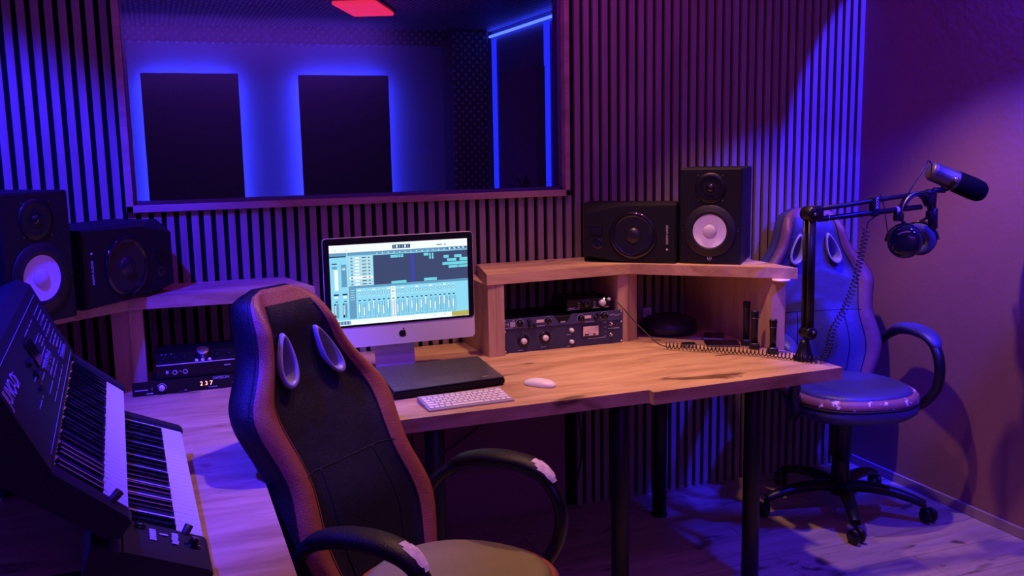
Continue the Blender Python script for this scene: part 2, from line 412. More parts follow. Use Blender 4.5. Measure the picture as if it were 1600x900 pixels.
# window: frame, two panes
win = thing('window_1', '', '')
del win['label']; del win['category']; win['kind'] = 'structure'
bm = NB()
yf = WY - 0.02; fd = 0.05
bm_box(bm, ((FX0 + FX1) / 2, yf, FZ0 + 0.0125), (FX1 - FX0, fd, 0.025), bev=0.002)
bm_box(bm, ((FX0 + FX1) / 2, yf, FZ1 - 0.0125), (FX1 - FX0, fd, 0.025), bev=0.002)
bm_box(bm, (FX0 + 0.0125, yf, (FZ0 + FZ1) / 2), (0.025, fd, FZ1 - FZ0), bev=0.002)
bm_box(bm, (FX1 - 0.011, yf, (FZ0 + FZ1) / 2), (0.022, fd, FZ1 - FZ0), bev=0.002)
obj('window_frame', bm, M_TRIMWOOD, win)
for k, yy in enumerate((WY - 0.006, WY + 0.038)):
    bm = NB(); bm_box(bm, ((WX0 + WX1) / 2, yy, (WZ0 + WZ1) / 2), (WX1 - WX0 - 0.004, 0.006, WZ1 - WZ0 - 0.004)); obj('pane', bm, M_GLASS, win)
    bm = NB()
    for (cx, cz, sx, sz) in (((WX0 + WX1) / 2, WZ0 + 0.006, WX1 - WX0, 0.012), (WX1 - 0.006, (WZ0 + WZ1) / 2, 0.012, WZ1 - WZ0), (WX0 + 0.006, (WZ0 + WZ1) / 2, 0.012, WZ1 - WZ0)):
        bm_box(bm, (cx, yy + 0.010, cz), (sx, 0.010, sz), bev=0.002)
    obj('glazing_bead', bm, mat('glazing_bead', (0.22, 0.2, 0.26), 0.4), win)

# recording booth behind the window
BY, BX, BZ, BXL = 5.60, 1.95, 2.24, -1.2
bm = NB(); bm_box(bm, ((BXL + BX) / 2, BY + 0.05, BZ / 2), (BX - BXL + 0.2, 0.1, BZ)); struct('wall_booth_back', bm, M_WHITEWALL)
bm = NB(); bm_box(bm, (BX + 0.05, (WY + 0.06 + BY) / 2, BZ / 2), (0.1, BY - WY - 0.06, BZ)); struct('wall_booth_right', bm, M_WHITEWALL)
bm = NB(); bm_box(bm, (BXL - 0.05, (WY + 0.06 + BY) / 2, BZ / 2), (0.1, BY - WY - 0.06, BZ)); struct('wall_booth_left', bm, M_WHITEWALL)
bm = NB(); bm_box(bm, ((BXL + BX) / 2, (WY + 0.06 + BY) / 2, BZ + 0.03), (BX - BXL, BY - WY - 0.06, 0.06)); struct('ceiling_booth', bm, M_PERF)
bm = NB(); bm_box(bm, ((BXL + 1.66) / 2, BY - 0.05, BZ - 0.045), (1.66 - BXL, 0.10, 0.09), bev=0.003); struct('trim_1', bm, M_PERFV)
bm = NB(); bm_box(bm, (1.775, BY - 0.11, BZ / 2), (0.23, 0.22, BZ - 0.002), bev=0.02); struct('trim_2', bm, M_PERFV)

def acoustic_panel(loc, rz, w, h, label, fab, led=True):
    t = thing('acoustic_panel', label, 'acoustic panel', loc, (0, 0, rz), 'acoustic panels in the booth')
    bm = NB(); bm_box(bm, (0, -0.095, 0), (w, 0.05, h), bev=0.006); obj('fabric_board', bm, fab, t)
    if led:
      bm = NB(); i = 0.030
      for (cx, cz, sx, sz) in ((0, h / 2 - i, w - 2 * i, 0.012), (0, -h / 2 + i, w - 2 * i, 0.012), (-w / 2 + i, 0, 0.012, h - 2 * i), (w / 2 - i, 0, 0.012, h - 2 * i)):
          bm_box(bm, (cx, -0.066, cz), (sx, 0.006, sz))
      pieces('led_strip', bm, M_LEDSTRIP, t)
    bm = NB()
    for sx in (-1, 1):
        for sz in (-1, 1): bm_box(bm, (sx * (w / 2 - 0.20), -0.035, sz * (h / 2 - 0.10)), (0.03, 0.068, 0.03))
    pieces('spacer', bm, M_BLACKM, t)
    return t
acoustic_panel((0.219, BY, 1.384), 0, 0.50, 1.20, 'dark backlit acoustic panel behind the window, nearest the left frame', M_ABSORB)
acoustic_panel((1.052, BY, 1.379), 0, 0.51, 1.20, 'dark backlit acoustic panel in the middle of the window view', M_ABSORB)
acoustic_panel((BX, 4.785, 1.385), R(-90), 0.56, 1.16, 'grey acoustic panel on the side wall of the booth, right end of the window view', mat('grey_fabric', (0.16, 0.13, 0.17), 0.95), False)
bm = NB()
bm_box(bm, (BX - 0.012, 4.90, BZ - 0.03), (0.012, 1.2, 0.012)); struct('trim_3', bm, mat('blue_led_line', (0.1, 0.1, 1), 0.5, emit=(0.03, 0.06, 1.0), estr=9.0))
for k_, y_ in ((4, 5.435), (5, 4.625)):
    bm = NB(); bm_box(bm, (BX - 0.010, y_, 1.55), (0.010, 0.055, 1.28)); struct('trim_%d' % k_, bm, mat('blue_led_band', (0.1, 0.1, 1), 0.5, emit=(0.015, 0.025, 1.0), estr=1.6))
# red lamp on the booth ceiling
t = thing('ceiling_lamp', 'red glowing lamp fixed to the booth ceiling behind the glass', 'lamp', (0.98, 4.55, BZ))
bm = NB(); bm_box(bm, (0, 0, -0.022), (0.20, 0.42, 0.018), bev=0.006, rot=Matrix.Rotation(R(-25), 3, 'Z')); obj('diffuser', bm, M_REDLAMP, t)
bm = NB(); bm_box(bm, (0, 0, -0.006), (0.22, 0.44, 0.012), bev=0.004, rot=Matrix.Rotation(R(-25), 3, 'Z')); obj('housing', bm, M_BLACK, t)
# small potted plant in the booth
t = thing('potted_plant', 'dark leafy plant behind the glass at the right end of the sill', 'plant', (1.62, 4.10, 1.14))
bm = NB(); bm_lathe(bm, [(0, 0), (0.06, 0), (0.085, 0.16), (0.078, 0.16), (0.07, 0.14), (0, 0.14)], (0, 0, 0), (0, 0, 1)); obj('pot', bm, M_BLACKM, t)
bm = NB()
for k in range(34):
    a = random.uniform(0, 6.28); e = random.uniform(0.3, 1.3); L = random.uniform(0.14, 0.24); w_ = random.uniform(0.012, 0.024)
    d = Vector((math.cos(a) * math.cos(e), math.sin(a) * math.cos(e), math.sin(e))); s = d.cross(Vector((0, 0, 1))).normalized()
    p = Vector((0, 0, 0.14)); q = p + d * L * 0.6; e2 = p + d * L + Vector((0, 0, -0.06))
    vs = [bm.verts.new(c) for c in (p, q - s * w_, e2, q + s * w_)]; bm.faces.new(vs)
obj('leaves', bm, mat('leaf', (0.03, 0.06, 0.03), 0.5), t)
# plant stand
t = thing('plant_stand', 'dark stand carrying the plant in the booth', 'stand', (1.62, 4.10, 0.0))
bm = NB(); bm_cyl(bm, (0, 0, 1.12), (0, 0, 1.14), 0.12, seg=24); obj('top', bm, M_BLACKM, t)
bm = NB(); bm_cyl(bm, (0, 0, 0.02), (0, 0, 1.12), 0.02); obj('pole', bm, M_BLACKM, t)
bm = NB(); bm_cyl(bm, (0, 0, 0.0), (0, 0, 0.02), 0.13, seg=24); obj('foot', bm, M_BLACKM, t)

# ================================================================== DESK
desk = thing('desk', 'large u-shaped oak studio desk on black round legs', 'desk', (0.816, 2.64, 0))
def D(x, y): return (x - 0.816, y - 2.64)
TZ0, TZ1 = DZ - 0.043, DZ
bm = NB(); bm_prism(bm, [D(0.177, 2.645), D(1.455, 2.645), D(1.455, WY - 0.03), D(0.177, WY - 0.03)], TZ0, TZ1); obj('tabletop', bm, M_OAK, desk)
bm = NB(); bm_prism(bm, [D(1.455, 2.615), D(2.217, 2.636), D(2.205, 2.90), D(2.205, WY - 0.03), D(1.455, WY - 0.03)], TZ0, TZ1); obj('tabletop', bm, M_OAK, desk)
bm = NB(); bm_prism(bm, [D(-0.60, 1.05), D(0.200, 1.05), D(0.200, 2.645), D(0.177, 2.645), D(0.177, WY - 0.03), D(-0.60, WY - 0.03)], TZ0, TZ1); obj('tabletop', bm, M_OAK, desk)
for (x, y) in ((0.745, 2.70), (1.385, 2.715), (1.915, 3.39), (1.90, 2.71), (-0.52, 3.5), (-0.52, 1.15), (0.10, 1.15)):
    bm = NB(); bm_cyl(bm, (x - 0.816, y - 2.64, 0.012), (x - 0.816, y - 2.64, TZ0 - 0.006), 0.030, seg=28)
    bm_cyl(bm, (x - 0.816, y - 2.64, TZ0 - 0.006), (x - 0.816, y - 2.64, TZ0), 0.045, seg=28)
    bm_cyl(bm, (x - 0.816, y - 2.64, 0.0), (x - 0.816, y - 2.64, 0.012), 0.034, seg=28)
    obj('leg', bm, M_STEELB, desk)

# ------------------------------------------------------------------ raised shelf units
SZ0, SZ1 = 1.056, 1.098
def shelf(label, ox, mirror):
    t = thing('desk_shelf', label, 'desk shelf', (ox, 3.30, DZ))
    s = -1 if mirror else 1
    def P(x, y): return (s * (x - 0.816) + 0.816 - ox, y - 3.30)
    bm = NB(); bm_prism(bm, [P(1.133, 3.305), P(1.742, 3.335), P(2.232, 2.916), P(2.232, 3.33), P(2.232, WY - 0.028), P(1.20, WY - 0.028)], SZ0 - DZ, SZ1 - DZ, bev=0.0015); obj('top_board', bm, M_OAK, t)
    h = SZ0 - DZ
    bm = NB(); bm_prism(bm, [P(1.138, 3.312), P(1.170, 3.312), P(1.170, WY - 0.03), P(1.138, WY - 0.03)], 0, h, bev=0.001)
    bm_prism(bm, [P(1.1705, 3.312), P(1.203, 3.312), P(1.203, WY - 0.03), P(1.1705, WY - 0.03)], 0, h, bev=0.001); obj('end_panel', bm, M_OAKZ, t)
    bm = NB(); bm_prism(bm, [P(1.700, 3.352), P(1.744, 3.348), P(1.744, 3.60), P(1.700, 3.60)], 0, h, bev=0.001)
    bm_prism(bm, [P(1.7445, 3.348), P(1.800, 3.377), P(1.800, 3.60), P(1.7445, 3.60)], 0, h, bev=0.001); obj('centre_post', bm, M_OAKZ, t)
    bm = NB(); bm_prism(bm, [P(2.166, 2.985), P(2.206, 2.952), P(2.208, WY - 0.03), P(2.168, WY - 0.03)], 0, h, bev=0.001); obj('end_panel', bm, M_OAKZ, t)
    return t
shelf('raised oak shelf unit at the right end of the desk', 1.60, False)
shelf('raised oak shelf unit at the left, behind the brown-edged chair', 0.03, True)

# ================================================================== SPEAKERS
def monitor(name, label, loc, rz, s=1.0):
    t = thing(name, label, 'speaker', loc, (0, 0, rz), 'tall studio monitors with white cones')
    W, Hh, Dp = 0.25 * s, 0.39 * s, 0.30 * s
    bm = NB()
    bm_box(bm, (0, Dp / 2, Hh / 2), (W, Dp, Hh), bev=0.006 * s); obj('cabinet', bm, M_CAB, t)
    wz = 0.136 * s
    bm = NB(); bm_lathe(bm, [(0.103 * s, 0), (0.106 * s, 0.003), (0.104 * s, 0.005), (0.090 * s, 0.004), (0.082 * s, 0.009), (0.073 * s, 0.009), (0.066 * s, 0.003)], (0, 0.001, wz), (0, -1, 0), seg=56)
    obj('woofer_surround', bm, M_RUBBER, t)
    bm = NB(); bm_lathe(bm, [(0.068 * s, 0.0045), (0.064 * s, 0.0035), (0.030 * s, 0.0012), (0.029 * s, 0.0010)], (0, 0.0, wz), (0, -1, 0), seg=56)
    obj('woofer_cone', bm, M_CONE, t)
    bm = NB(); bm_lathe(bm, [(0.0285 * s, 0.0012), (0.0275 * s, 0.0035), (0.020 * s, 0.0065), (0.010 * s, 0.0085), (0, 0.0090)], (0, 0, wz), (0, -1, 0), seg=40)
    obj('dust_cap', bm, M_GREYCONE, t)
    tz = 0.310 * s
    bm = NB(); bm_lathe(bm, [(0.062 * s, 0.0), (0.061 * s, 0.003), (0.045 * s, 0.001), (0.022 * s, -0.0004), (0.018 * s, 0.0008)], (0, 0.0, tz), (0, -1, 0), seg=40)
    obj('tweeter_waveguide', bm, M_BLACK, t)
    bm = NB(); bm_lathe(bm, [(0.016 * s, 0.001), (0.012 * s, 0.006), (0, 0.009)], (0, 0, tz), (0, -1, 0), seg=24); obj('tweeter_dome', bm, M_GLOSS, t)
    bm = NB()
    for sx in (-1, 1):
        for sz in (-1, 1): bm_cyl(bm, (sx * 0.050 * s, 0.001, tz + sz * 0.050 * s), (sx * 0.050 * s, -0.003, tz + sz * 0.050 * s), 0.0035 * s, seg=10)
        bm_cyl(bm, (sx * 0.112 * s, 0.001, wz), (sx * 0.112 * s, -0.003, wz), 0.003 * s, seg=10)
    pieces('screw', bm, M_DMETAL, t)
    bm = NB(); bz = 0.025 * s
    ring = [Vector((0.008 * s * math.cos(a), -0.0015, bz + 0.008 * s * math.sin(a))) for a in [k * math.pi / 12 for k in range(24)]]
    bm_tube(bm, ring, 0.0009 * s, 6, closed=True)
    for k in range(3):
        a = R(90 + 120 * k); bm_box(bm, (0.0035 * s * math.cos(a), -0.0015, bz + 0.0035 * s * math.sin(a)), (0.007 * s, 0.0012, 0.0012 * s), rot=Matrix.Rotation(-a, 3, 'Y'))
    obj('badge', bm, M_PRINT, t)
    return t
monitor('studio_monitor', 'tall black monitor speaker with white cone on the right shelf', (2.008, 3.172, SZ1), R(-42), 0.955)
monitor('studio_monitor', 'tall black monitor speaker with white cone at the left edge', (-0.318, 2.950, SZ1), R(49), 0.955)

def wide_monitor(label, loc, rz, W, Hh, Dp, flip):
    # lying on its side; the baffle is chamfered towards the tweeter end
    t = thing('studio_monitor', label, 'speaker', loc, (0, 0, rz), 'black monitor speakers lying on their sides')
    s = -1 if flip else 1      # tweeter at +x when s = 1
    ch = 0.045
    bm = NB()
    bk = [(-W / 2, Dp, 0), (W / 2, Dp, 0), (W / 2, Dp, Hh), (-W / 2, Dp, Hh)]
    def mk(pts): return [bm.verts.new((s * x_, y_, z_)) for x_, y_, z_ in pts]
    B = mk(bk)
    Mid = mk([(-W / 2, 0.008, 0), (W / 2, ch * 1.6, 0), (W / 2, ch * 1.6, Hh), (-W / 2, 0.008, Hh)])
    Fr = mk([(-W / 2 + 0.004, 0, 0.004), (W * 0.10, 0, 0.006), (W / 2 - 0.02, 0, ch * 0.62), (W / 2 - 0.02, 0, Hh - ch * 0.9), (W * 0.10, 0, Hh - 0.010), (-W / 2 + 0.004, 0, Hh - 0.004)])
    bm.faces.new(B)
    for i in range(4): bm.faces.new((B[i], B[(i + 1) % 4], Mid[(i + 1) % 4], Mid[i]))
    bm.faces.new(Fr)
    bm.faces.new((Mid[0], Mid[1], Fr[1], Fr[0])); bm.faces.new((Mid[1], Fr[2], Fr[1])); bm.faces.new((Mid[1], Mid[2], Fr[3], Fr[2]))
    bm.faces.new((Mid[2], Fr[4], Fr[3])); bm.faces.new((Mid[2], Mid[3], Fr[5], Fr[4])); bm.faces.new((Mid[3], Mid[0], Fr[0], Fr[5]))
    obj('cabinet', bm, M_CAB, t)
    wx = -s * W * 0.06; wz = Hh * 0.47; wr = Hh * 0.37
    bm = NB(); bm_lathe(bm, [(wr * 1.06, 0), (wr * 1.08, 0.004), (wr * 1.0, 0.006), (wr * 0.93, 0.008), (wr * 0.85, 0.003)], (wx, 0, wz), (0, -1, 0), seg=48); obj('woofer_surround', bm, M_GLOSS, t)
    bm = NB(); bm_lathe(bm, [(wr * 0.87, 0.0035), (wr * 0.5, 0.0016), (wr * 0.36, 0.001)], (wx, 0, wz), (0, -1, 0), seg=48); obj('woofer_cone', bm, M_DCONE, t)
    bm = NB(); bm_lathe(bm, [(wr * 0.36, 0.001), (wr * 0.3, 0.007), (wr * 0.15, 0.011), (0, 0.012)], (wx, 0, wz), (0, -1, 0), seg=32); obj('dust_cap', bm, M_DCONE, t)
    tx = s * W * 0.325
    bm = NB(); bm_box(bm, (tx, -0.002, wz + 0.02), (0.050, 0.004, 0.040), bev=0.0015)
    obj('tweeter_plate', bm, M_BLACK, t)
    bm = NB()
    for k in range(5): bm_box(bm, (tx - 0.016 + k * 0.008, -0.005, wz + 0.02), (0.002, 0.004, 0.028))
    obj('tweeter_ribbon', bm, M_DMETAL, t)
    bm = NB(); bm_lathe(bm, [(0.020, 0), (0.017, 0.002), (0.009, 0.0005), (0, 0.0005)], (tx - s * 0.004, 0, wz - 0.035), (0, -1, 0), seg=24); obj('bass_port', bm, M_GLOSS, t)
    bm = NB(); lx = -s * W * 0.40
    if s > 0: text_into(bm, 'ADAM AUDIO', 0.012, face_y((lx, -0.001, wz - 0.042), R(90)))
    else: text_into(bm, 'ADAM AUDIO', 0.012, face_y((lx, -0.001, wz + 0.042), R(-90)))
    zz = wz + s * 0.055
    bm_lathe(bm, [(0.004, 0.001), (0.004, 0.0015), (0, 0.0015)], (lx - 0.004 * s, 0, zz), (0, -1, 0), seg=16)
    obj('logo', bm, M_PRINT, t)
    return t
wide_monitor('black sideways monitor speaker beside the tall one, on the right shelf', (1.748, 3.362, SZ1), R(-38), 0.385, 0.235, 0.195, True)
wide_monitor('black sideways monitor speaker on the left shelf', (-0.085, 3.285, SZ1), R(50), 0.425, 0.245, 0.26, False)

# ================================================================== ALL-IN-ONE COMPUTER
imac = thing('desktop_computer', 'all-in-one computer with a lit mixing session on its screen', 'computer', (0.785, 3.22, DZ), (0, 0, R(1.2)))
BWd, BHt = 0.540, 0.385
scr_z = 1.107 - DZ
body_top = scr_z + 0.1395 + 0.0245; body_bot = body_top - BHt
tilt = Matrix.Rotation(R(-1.2), 4, 'X')
def rrect(w, h, rad, n=6):
    pts = []
    for (cx, cz, a0) in ((w / 2 - rad, h / 2 - rad, 0), (-w / 2 + rad, h / 2 - rad, 90), (-w / 2 + rad, -h / 2 + rad, 180), (w / 2 - rad, -h / 2 + rad, 270)):
        for k in range(n + 1):
            a = R(a0 + 90 * k / n); pts.append((cx + rad * math.cos(a), cz + rad * math.sin(a)))
    return pts
bm = NB()
tmp = [(x_, z_ + (body_top + body_bot) / 2) for x_, z_ in rrect(BWd, BHt, 0.014)]
def slab_xz(bm, pts, y0, y1, mi=0, back_scale=1.0):
    cx = sum(p[0] for p in pts) / len(pts); cz = sum(p[1] for p in pts) / len(pts)
    a = [bm.verts.new((x_, y0, z_)) for x_, z_ in pts]; b = [bm.verts.new((cx + (x_ - cx) * back_scale, y1, cz + (z_ - cz) * back_scale)) for x_, z_ in pts]
    fs = [bm.faces.new(a), bm.faces.new(list(reversed(b)))]
    for i in range(len(pts)): fs.append(bm.faces.new((a[i], b[i], b[(i + 1) % len(pts)], a[(i + 1) % len(pts)])))
    for f_ in fs: f_.material_index = mi
slab_xz(bm, tmp, 0.0, 0.008); slab_xz(bm, tmp, 0.0081, 0.042, 0, 0.62)
obj('body', bm, M_ALU, imac)
chin = 0.072
bm = NB(); slab_xz(bm, [(x_, z_ + (body_top + body_bot + chin) / 2) for x_, z_ in rrect(BWd - 0.003, BHt - chin - 0.003, 0.012)], -0.0016, -0.0001)
obj('glass_bezel', bm, M_GLOSS, imac)
# display picture, drawn as flat coloured shapes lying on the panel
SW, SH = 0.496, 0.279
dm = [mat('lcd_' + n, (0.01, 0.01, 0.01), 0.3, emit=c, estr=e) for n, c, e in (
    ('light', (0.30, 0.78, 1.0), 0.92), ('white', (0.93, 1.0, 1.0), 1.0), ('arrange', (0.055, 0.085, 0.20), 0.8), ('teal', (0.12, 0.62, 0.80), 0.9),
    ('mid', (0.16, 0.42, 0.66), 0.8), ('ink', (0.02, 0.05, 0.12), 0.6), ('yellow', (0.62, 0.55, 0.12), 0.8), ('blue', (0.06, 0.07, 0.55), 0.8), ('clip', (0.22, 0.85, 0.95), 0.9), ('pale', (0.55, 0.88, 1.0), 0.85))]
bm = NB()
def px(x0, y0, x1, y1, mi, lay=1):     # fractions of the screen, y downwards
    y_ = -0.0018 - 0.00012 * lay
    X0, X1 = (x0 - 0.5) * SW, (x1 - 0.5) * SW; Z0, Z1 = scr_z + (0.5 - y0) * SH, scr_z + (0.5 - y1) * SH
    vs = [bm.verts.new(c) for c in ((X0, y_, Z1), (X1, y_, Z1), (X1, y_, Z0), (X0, y_, Z0))]
    f_ = bm.faces.new(vs); f_.material_index = mi
px(0, 0, 1, 1, 0, 0)
px(0, 0, 1, 0.095, 1); px(0.445, 0.03, 0.575, 0.078, 5, 2)
for k in range(6): px(0.452 + k * 0.02, 0.036, 0.464 + k * 0.02, 0.071, 1 if k in (1, 4) else 4, 3)
px(0.77, 0.055, 0.81, 0.065, 5, 2); px(0.825, 0.055, 0.84, 0.065, 5, 2); px(0.03, 0.06, 0.05, 0.07, 9, 2); px(0.11, 0.06, 0.13, 0.07, 9, 2)
px(0.0, 0.095, 1.0, 0.135, 4); px(0.12, 0.10, 0.125, 0.78, 9, 2)
for k in range(16): px(0.33 + k * 0.041, 0.118, 0.338 + k * 0.041, 0.128, 1, 2)
px(0.84, 0.10, 1.0, 0.125, 4, 2)
for k in range(9): px(0.845 + k * 0.017, 0.104, 0.855 + k * 0.017, 0.12, 1 if k % 2 else 5, 3)
px(0.305, 0.145, 1.0, 0.515, 2, 2)
for (a, b_, c, d) in ((0.43, 0.155, 0.485, 0.19), (0.488, 0.155, 0.503, 0.19), (0.507, 0.155, 0.523, 0.19), (0.672, 0.155, 0.707, 0.19), (0.713, 0.16, 0.724, 0.235), (0.733, 0.16, 0.744, 0.235),
                      (0.43, 0.485, 0.54, 0.515), (0.67, 0.475, 0.765, 0.51), (0.82, 0.20, 0.858, 0.235), (0.90, 0.20, 0.955, 0.235), (0.845, 0.245, 0.915, 0.28), (0.94, 0.24, 1.0, 0.28),
                      (0.81, 0.29, 0.855, 0.325), (0.85, 0.29, 1.0, 0.325), (0.855, 0.335, 0.925, 0.365), (0.93, 0.335, 1.0, 0.365)):
    px(a, b_, c, d, 8, 3); px(a, (b_ + d) / 2 - 0.004, c, (b_ + d) / 2 + 0.004, 3, 4)
px(0.575, 0.145, 0.60, 0.515, 7, 3)
for r_ in range(9):
    y0 = 0.15 + r_ * 0.041
    px(0.135, y0, 0.30, y0 + 0.036, 9 if r_ != 6 else 1, 2)
    px(0.145, y0 + 0.008, 0.16, y0 + 0.03, 4, 3); px(0.175, y0 + 0.008, 0.205, y0 + 0.028, 1, 3)
    px(0.225, y0 + 0.012, 0.255, y0 + 0.022, 5, 3); px(0.27, y0 + 0.012, 0.282, y0 + 0.024, 5, 3)
px(0.0, 0.135, 0.115, 0.15, 5, 2); px(0.015, 0.22, 0.05, 0.235, 5, 2); px(0.015, 0.26, 0.05, 0.29, 4, 2); px(0.03, 0.30, 0.055, 0.56, 1, 2); px(0.078, 0.24, 0.115, 0.52, 4, 2); px(0.085, 0.28, 0.108, 0.31, 9, 3)
for x0 in (0.02, 0.08):
    px(x0, 0.60, x0 + 0.035, 0.62, 5, 2); px(x0 + 0.005, 0.63, x0 + 0.028, 0.655, 1, 3); px(x0 + 0.01, 0.69, x0 + 0.028, 0.702, 5, 2); px(x0, 0.72, x0 + 0.012, 0.90, 5, 2); px(x0 + 0.016, 0.72, x0 + 0.03, 0.90, 4, 2); px(x0 + 0.004, 0.74, x0 + 0.010, 0.86, 1, 3)
px(0.125, 0.515, 1.0, 0.545, 4, 2); px(0.125, 0.545, 0.175, 0.92, 4, 2)
for k in range(5): px(0.135, 0.56 + k * 0.03, 0.165, 0.568 + k * 0.03, 9, 3)
for k in range(21):
    x0 = 0.185 + k * 0.0345
    if k == 7: px(x0 - 0.002, 0.55, x0 + 0.031, 0.93, 1, 2)
    px(x0 + 0.002, 0.565, x0 + 0.026, 0.58, 9 if k % 3 else 1, 3); px(x0 + 0.004, 0.60, x0 + 0.022, 0.625, 4, 3); px(x0 + 0.008, 0.606, x0 + 0.018, 0.62, 1, 4)
    px(x0 + 0.004, 0.645, x0 + 0.022, 0.66, 9, 3); px(x0 + 0.006, 0.695, x0 + 0.022, 0.708, 5, 3)
    px(x0 + 0.001, 0.73, x0 + 0.004, 0.90, 4, 3); px(x0 + 0.014, 0.73, x0 + 0.019, 0.90, 4, 3); px(x0 + 0.026, 0.72, x0 + 0.028, 0.90, 5 if k > 15 else 4, 3)
    hgt = 0.75 + 0.04 * math.sin(k * 1.7); px(x0 + 0.005, hgt, x0 + 0.013, hgt + 0.10, 1, 4)
    px(x0 + 0.002, 0.91, x0 + 0.008, 0.925, 4, 3); px(x0 + 0.014, 0.91, x0 + 0.024, 0.922, 4, 3)
px(0.0, 0.935, 1.0, 1.0, 1, 5); px(0.0, 0.945, 0.13, 0.99, 4, 6)
for k in range(12): px(0.004 + k * 0.0105, 0.95, 0.008 + k * 0.0105, 0.985, 9 if k % 2 else 5, 7)
px(0.87, 0.935, 1.0, 0.997, 6, 6); px(0.73, 0.96, 0.74, 0.968, 4, 6); px(0.81, 0.955, 0.825, 0.963, 4, 6)
obj('display', bm, dm, imac)
# fruit emblem on the chin
bm = NB(); ez = body_bot + chin * 0.50
pts = []
for k in range(40):
    a = 2 * math.pi * k / 40; r_ = 0.0125 * (1 + 0.10 * abs(math.cos(a)) - 0.12 * math.exp(-((a - math.pi / 2) / 0.35) ** 2) - 0.07 * math.exp(-((a - 1.5 * math.pi) / 0.3) ** 2))
    x_, z_ = r_ * math.cos(a), r_ * math.sin(a)
    dx, dz = x_ - 0.0175, z_ - 0.002
    dd = math.hypot(dx, dz)
    if dd < 0.0075: x_, z_ = 0.0175 + dx / dd * 0.0075, 0.002 + dz / dd * 0.0075
    pts.append((x_, ez + z_))
slab_xz(bm, pts, -0.0008, -0.0001)
leafp = [(0.0005 + 0.0055 * t_ + 0.0022 * math.sin(math.pi * t_) * sgn, ez + 0.0135 + 0.0065 * t_ - 0.0018 * math.sin(math.pi * t_) * sgn) for sgn, rng in ((1, range(0, 9)), (-1, range(8, -1, -1))) for t_ in [q / 8 for q in rng]]
leafp = [p for i, p in enumerate(leafp) if i not in (9, 17)]
slab_xz(bm, leafp, -0.0008, -0.0001)
obj('emblem', bm, M_BLACK, imac)
bm = NB()
bm_box(bm, (-0.018, 0.062, 0.10), (0.145, 0.008, 0.20), bev=0.002, rot=Matrix.Rotation(R(-12), 3, 'X'))
bm_box(bm, (-0.018, 0.10, 0.003), (0.145, 0.12, 0.006), bev=0.002)
obj('stand', bm, M_ALU, imac)

# ------------------------------------------------------------------ things on the desk
kb = thing('computer_keyboard', 'slim white keyboard at the front edge of the desk', 'keyboard', (0.869, 2.695, DZ), (0, 0, R(1.8)))
bm = NB(); v = [bm.verts.new(c) for c in ((-0.140, 0, 0), (0.140, 0, 0), (0.140, 0.128, 0), (-0.140, 0.128, 0), (-0.140, 0, 0.005), (0.140, 0, 0.005), (0.140, 0.128, 0.017), (-0.140, 0.128, 0.017))]
for q in ((3, 2, 1, 0), (4, 5, 6, 7), (0, 1, 5, 4), (1, 2, 6, 5), (2, 3, 7, 6), (3, 0, 4, 7)): bm.faces.new([v[i] for i in q])
bmesh.ops.bevel(bm, geom=list(bm.edges), offset=0.0012, segments=2, affect='EDGES'); obj('case', bm, mat('shaded_keyboard_case', (0.34, 0.33, 0.35), 0.5), kb)  # aluminium case darkened to paint the shade between the keys
rows = [(0.010, 0.019, [0.8] * 3 + [1.0] + [4.9] + [1.0] + [0.8] * 4), (0.031, 0.018, [2.0] + [1] * 10 + [2.0]), (0.050, 0.018, [1.6] + [1] * 11 + [1.5]), (0.069, 0.018, [1.3] + [1] * 12 + [0.9]), (0.088, 0.018, [1] * 13 + [1.4]), (0.1065, 0.010, [1] * 14)]
sl = math.atan2(0.012, 0.128)
ka = NB()
for (y0, hh, ws) in rows:
    tot = sum(ws); unit = 0.270 / tot; x_ = -0.135
    for w_ in ws:
        yc = y0 + hh / 2; zc = 0.005 + yc * math.tan(sl) + 0.0012
        bm_box(ka, (x_ + w_ * unit / 2, yc, zc), (w_ * unit - 0.0036, hh - 0.0036, 0.003), bev=0.0006, rot=Matrix.Rotation(sl, 3, 'X')); x_ += w_ * unit
ko = pieces('key', ka, M_WHITE, kb)

ms = thing('computer_mouse', 'white wireless mouse on the desk to the right of the keyboard', 'mouse', (1.155, 2.848, DZ), (0, 0, R(-140)))
bm = NB(); bmesh.ops.create_uvsphere(bm, u_segments=32, v_segments=16, radius=1)
for v_ in bm.verts:
    x_, y_, z_ = v_.co
    sx = math.copysign(abs(x_) ** 0.75, x_); sy = math.copysign(abs(y_) ** 0.8, y_)
    v_.co = Vector((sx * 0.029, sy * 0.057, max(z_, -0.15) * 0.019 + 0.004))
for f_ in bm.faces: f_.smooth = True
obj('shell', bm, M_WHITE, ms)
bm = NB(); bm_prism(bm, [(0.024 * math.cos(a) , 0.050 * math.sin(a)) for a in [k * math.pi / 12 for k in range(24)]], 0, 0.0035); obj('base_plate', bm, M_BLACK, ms)

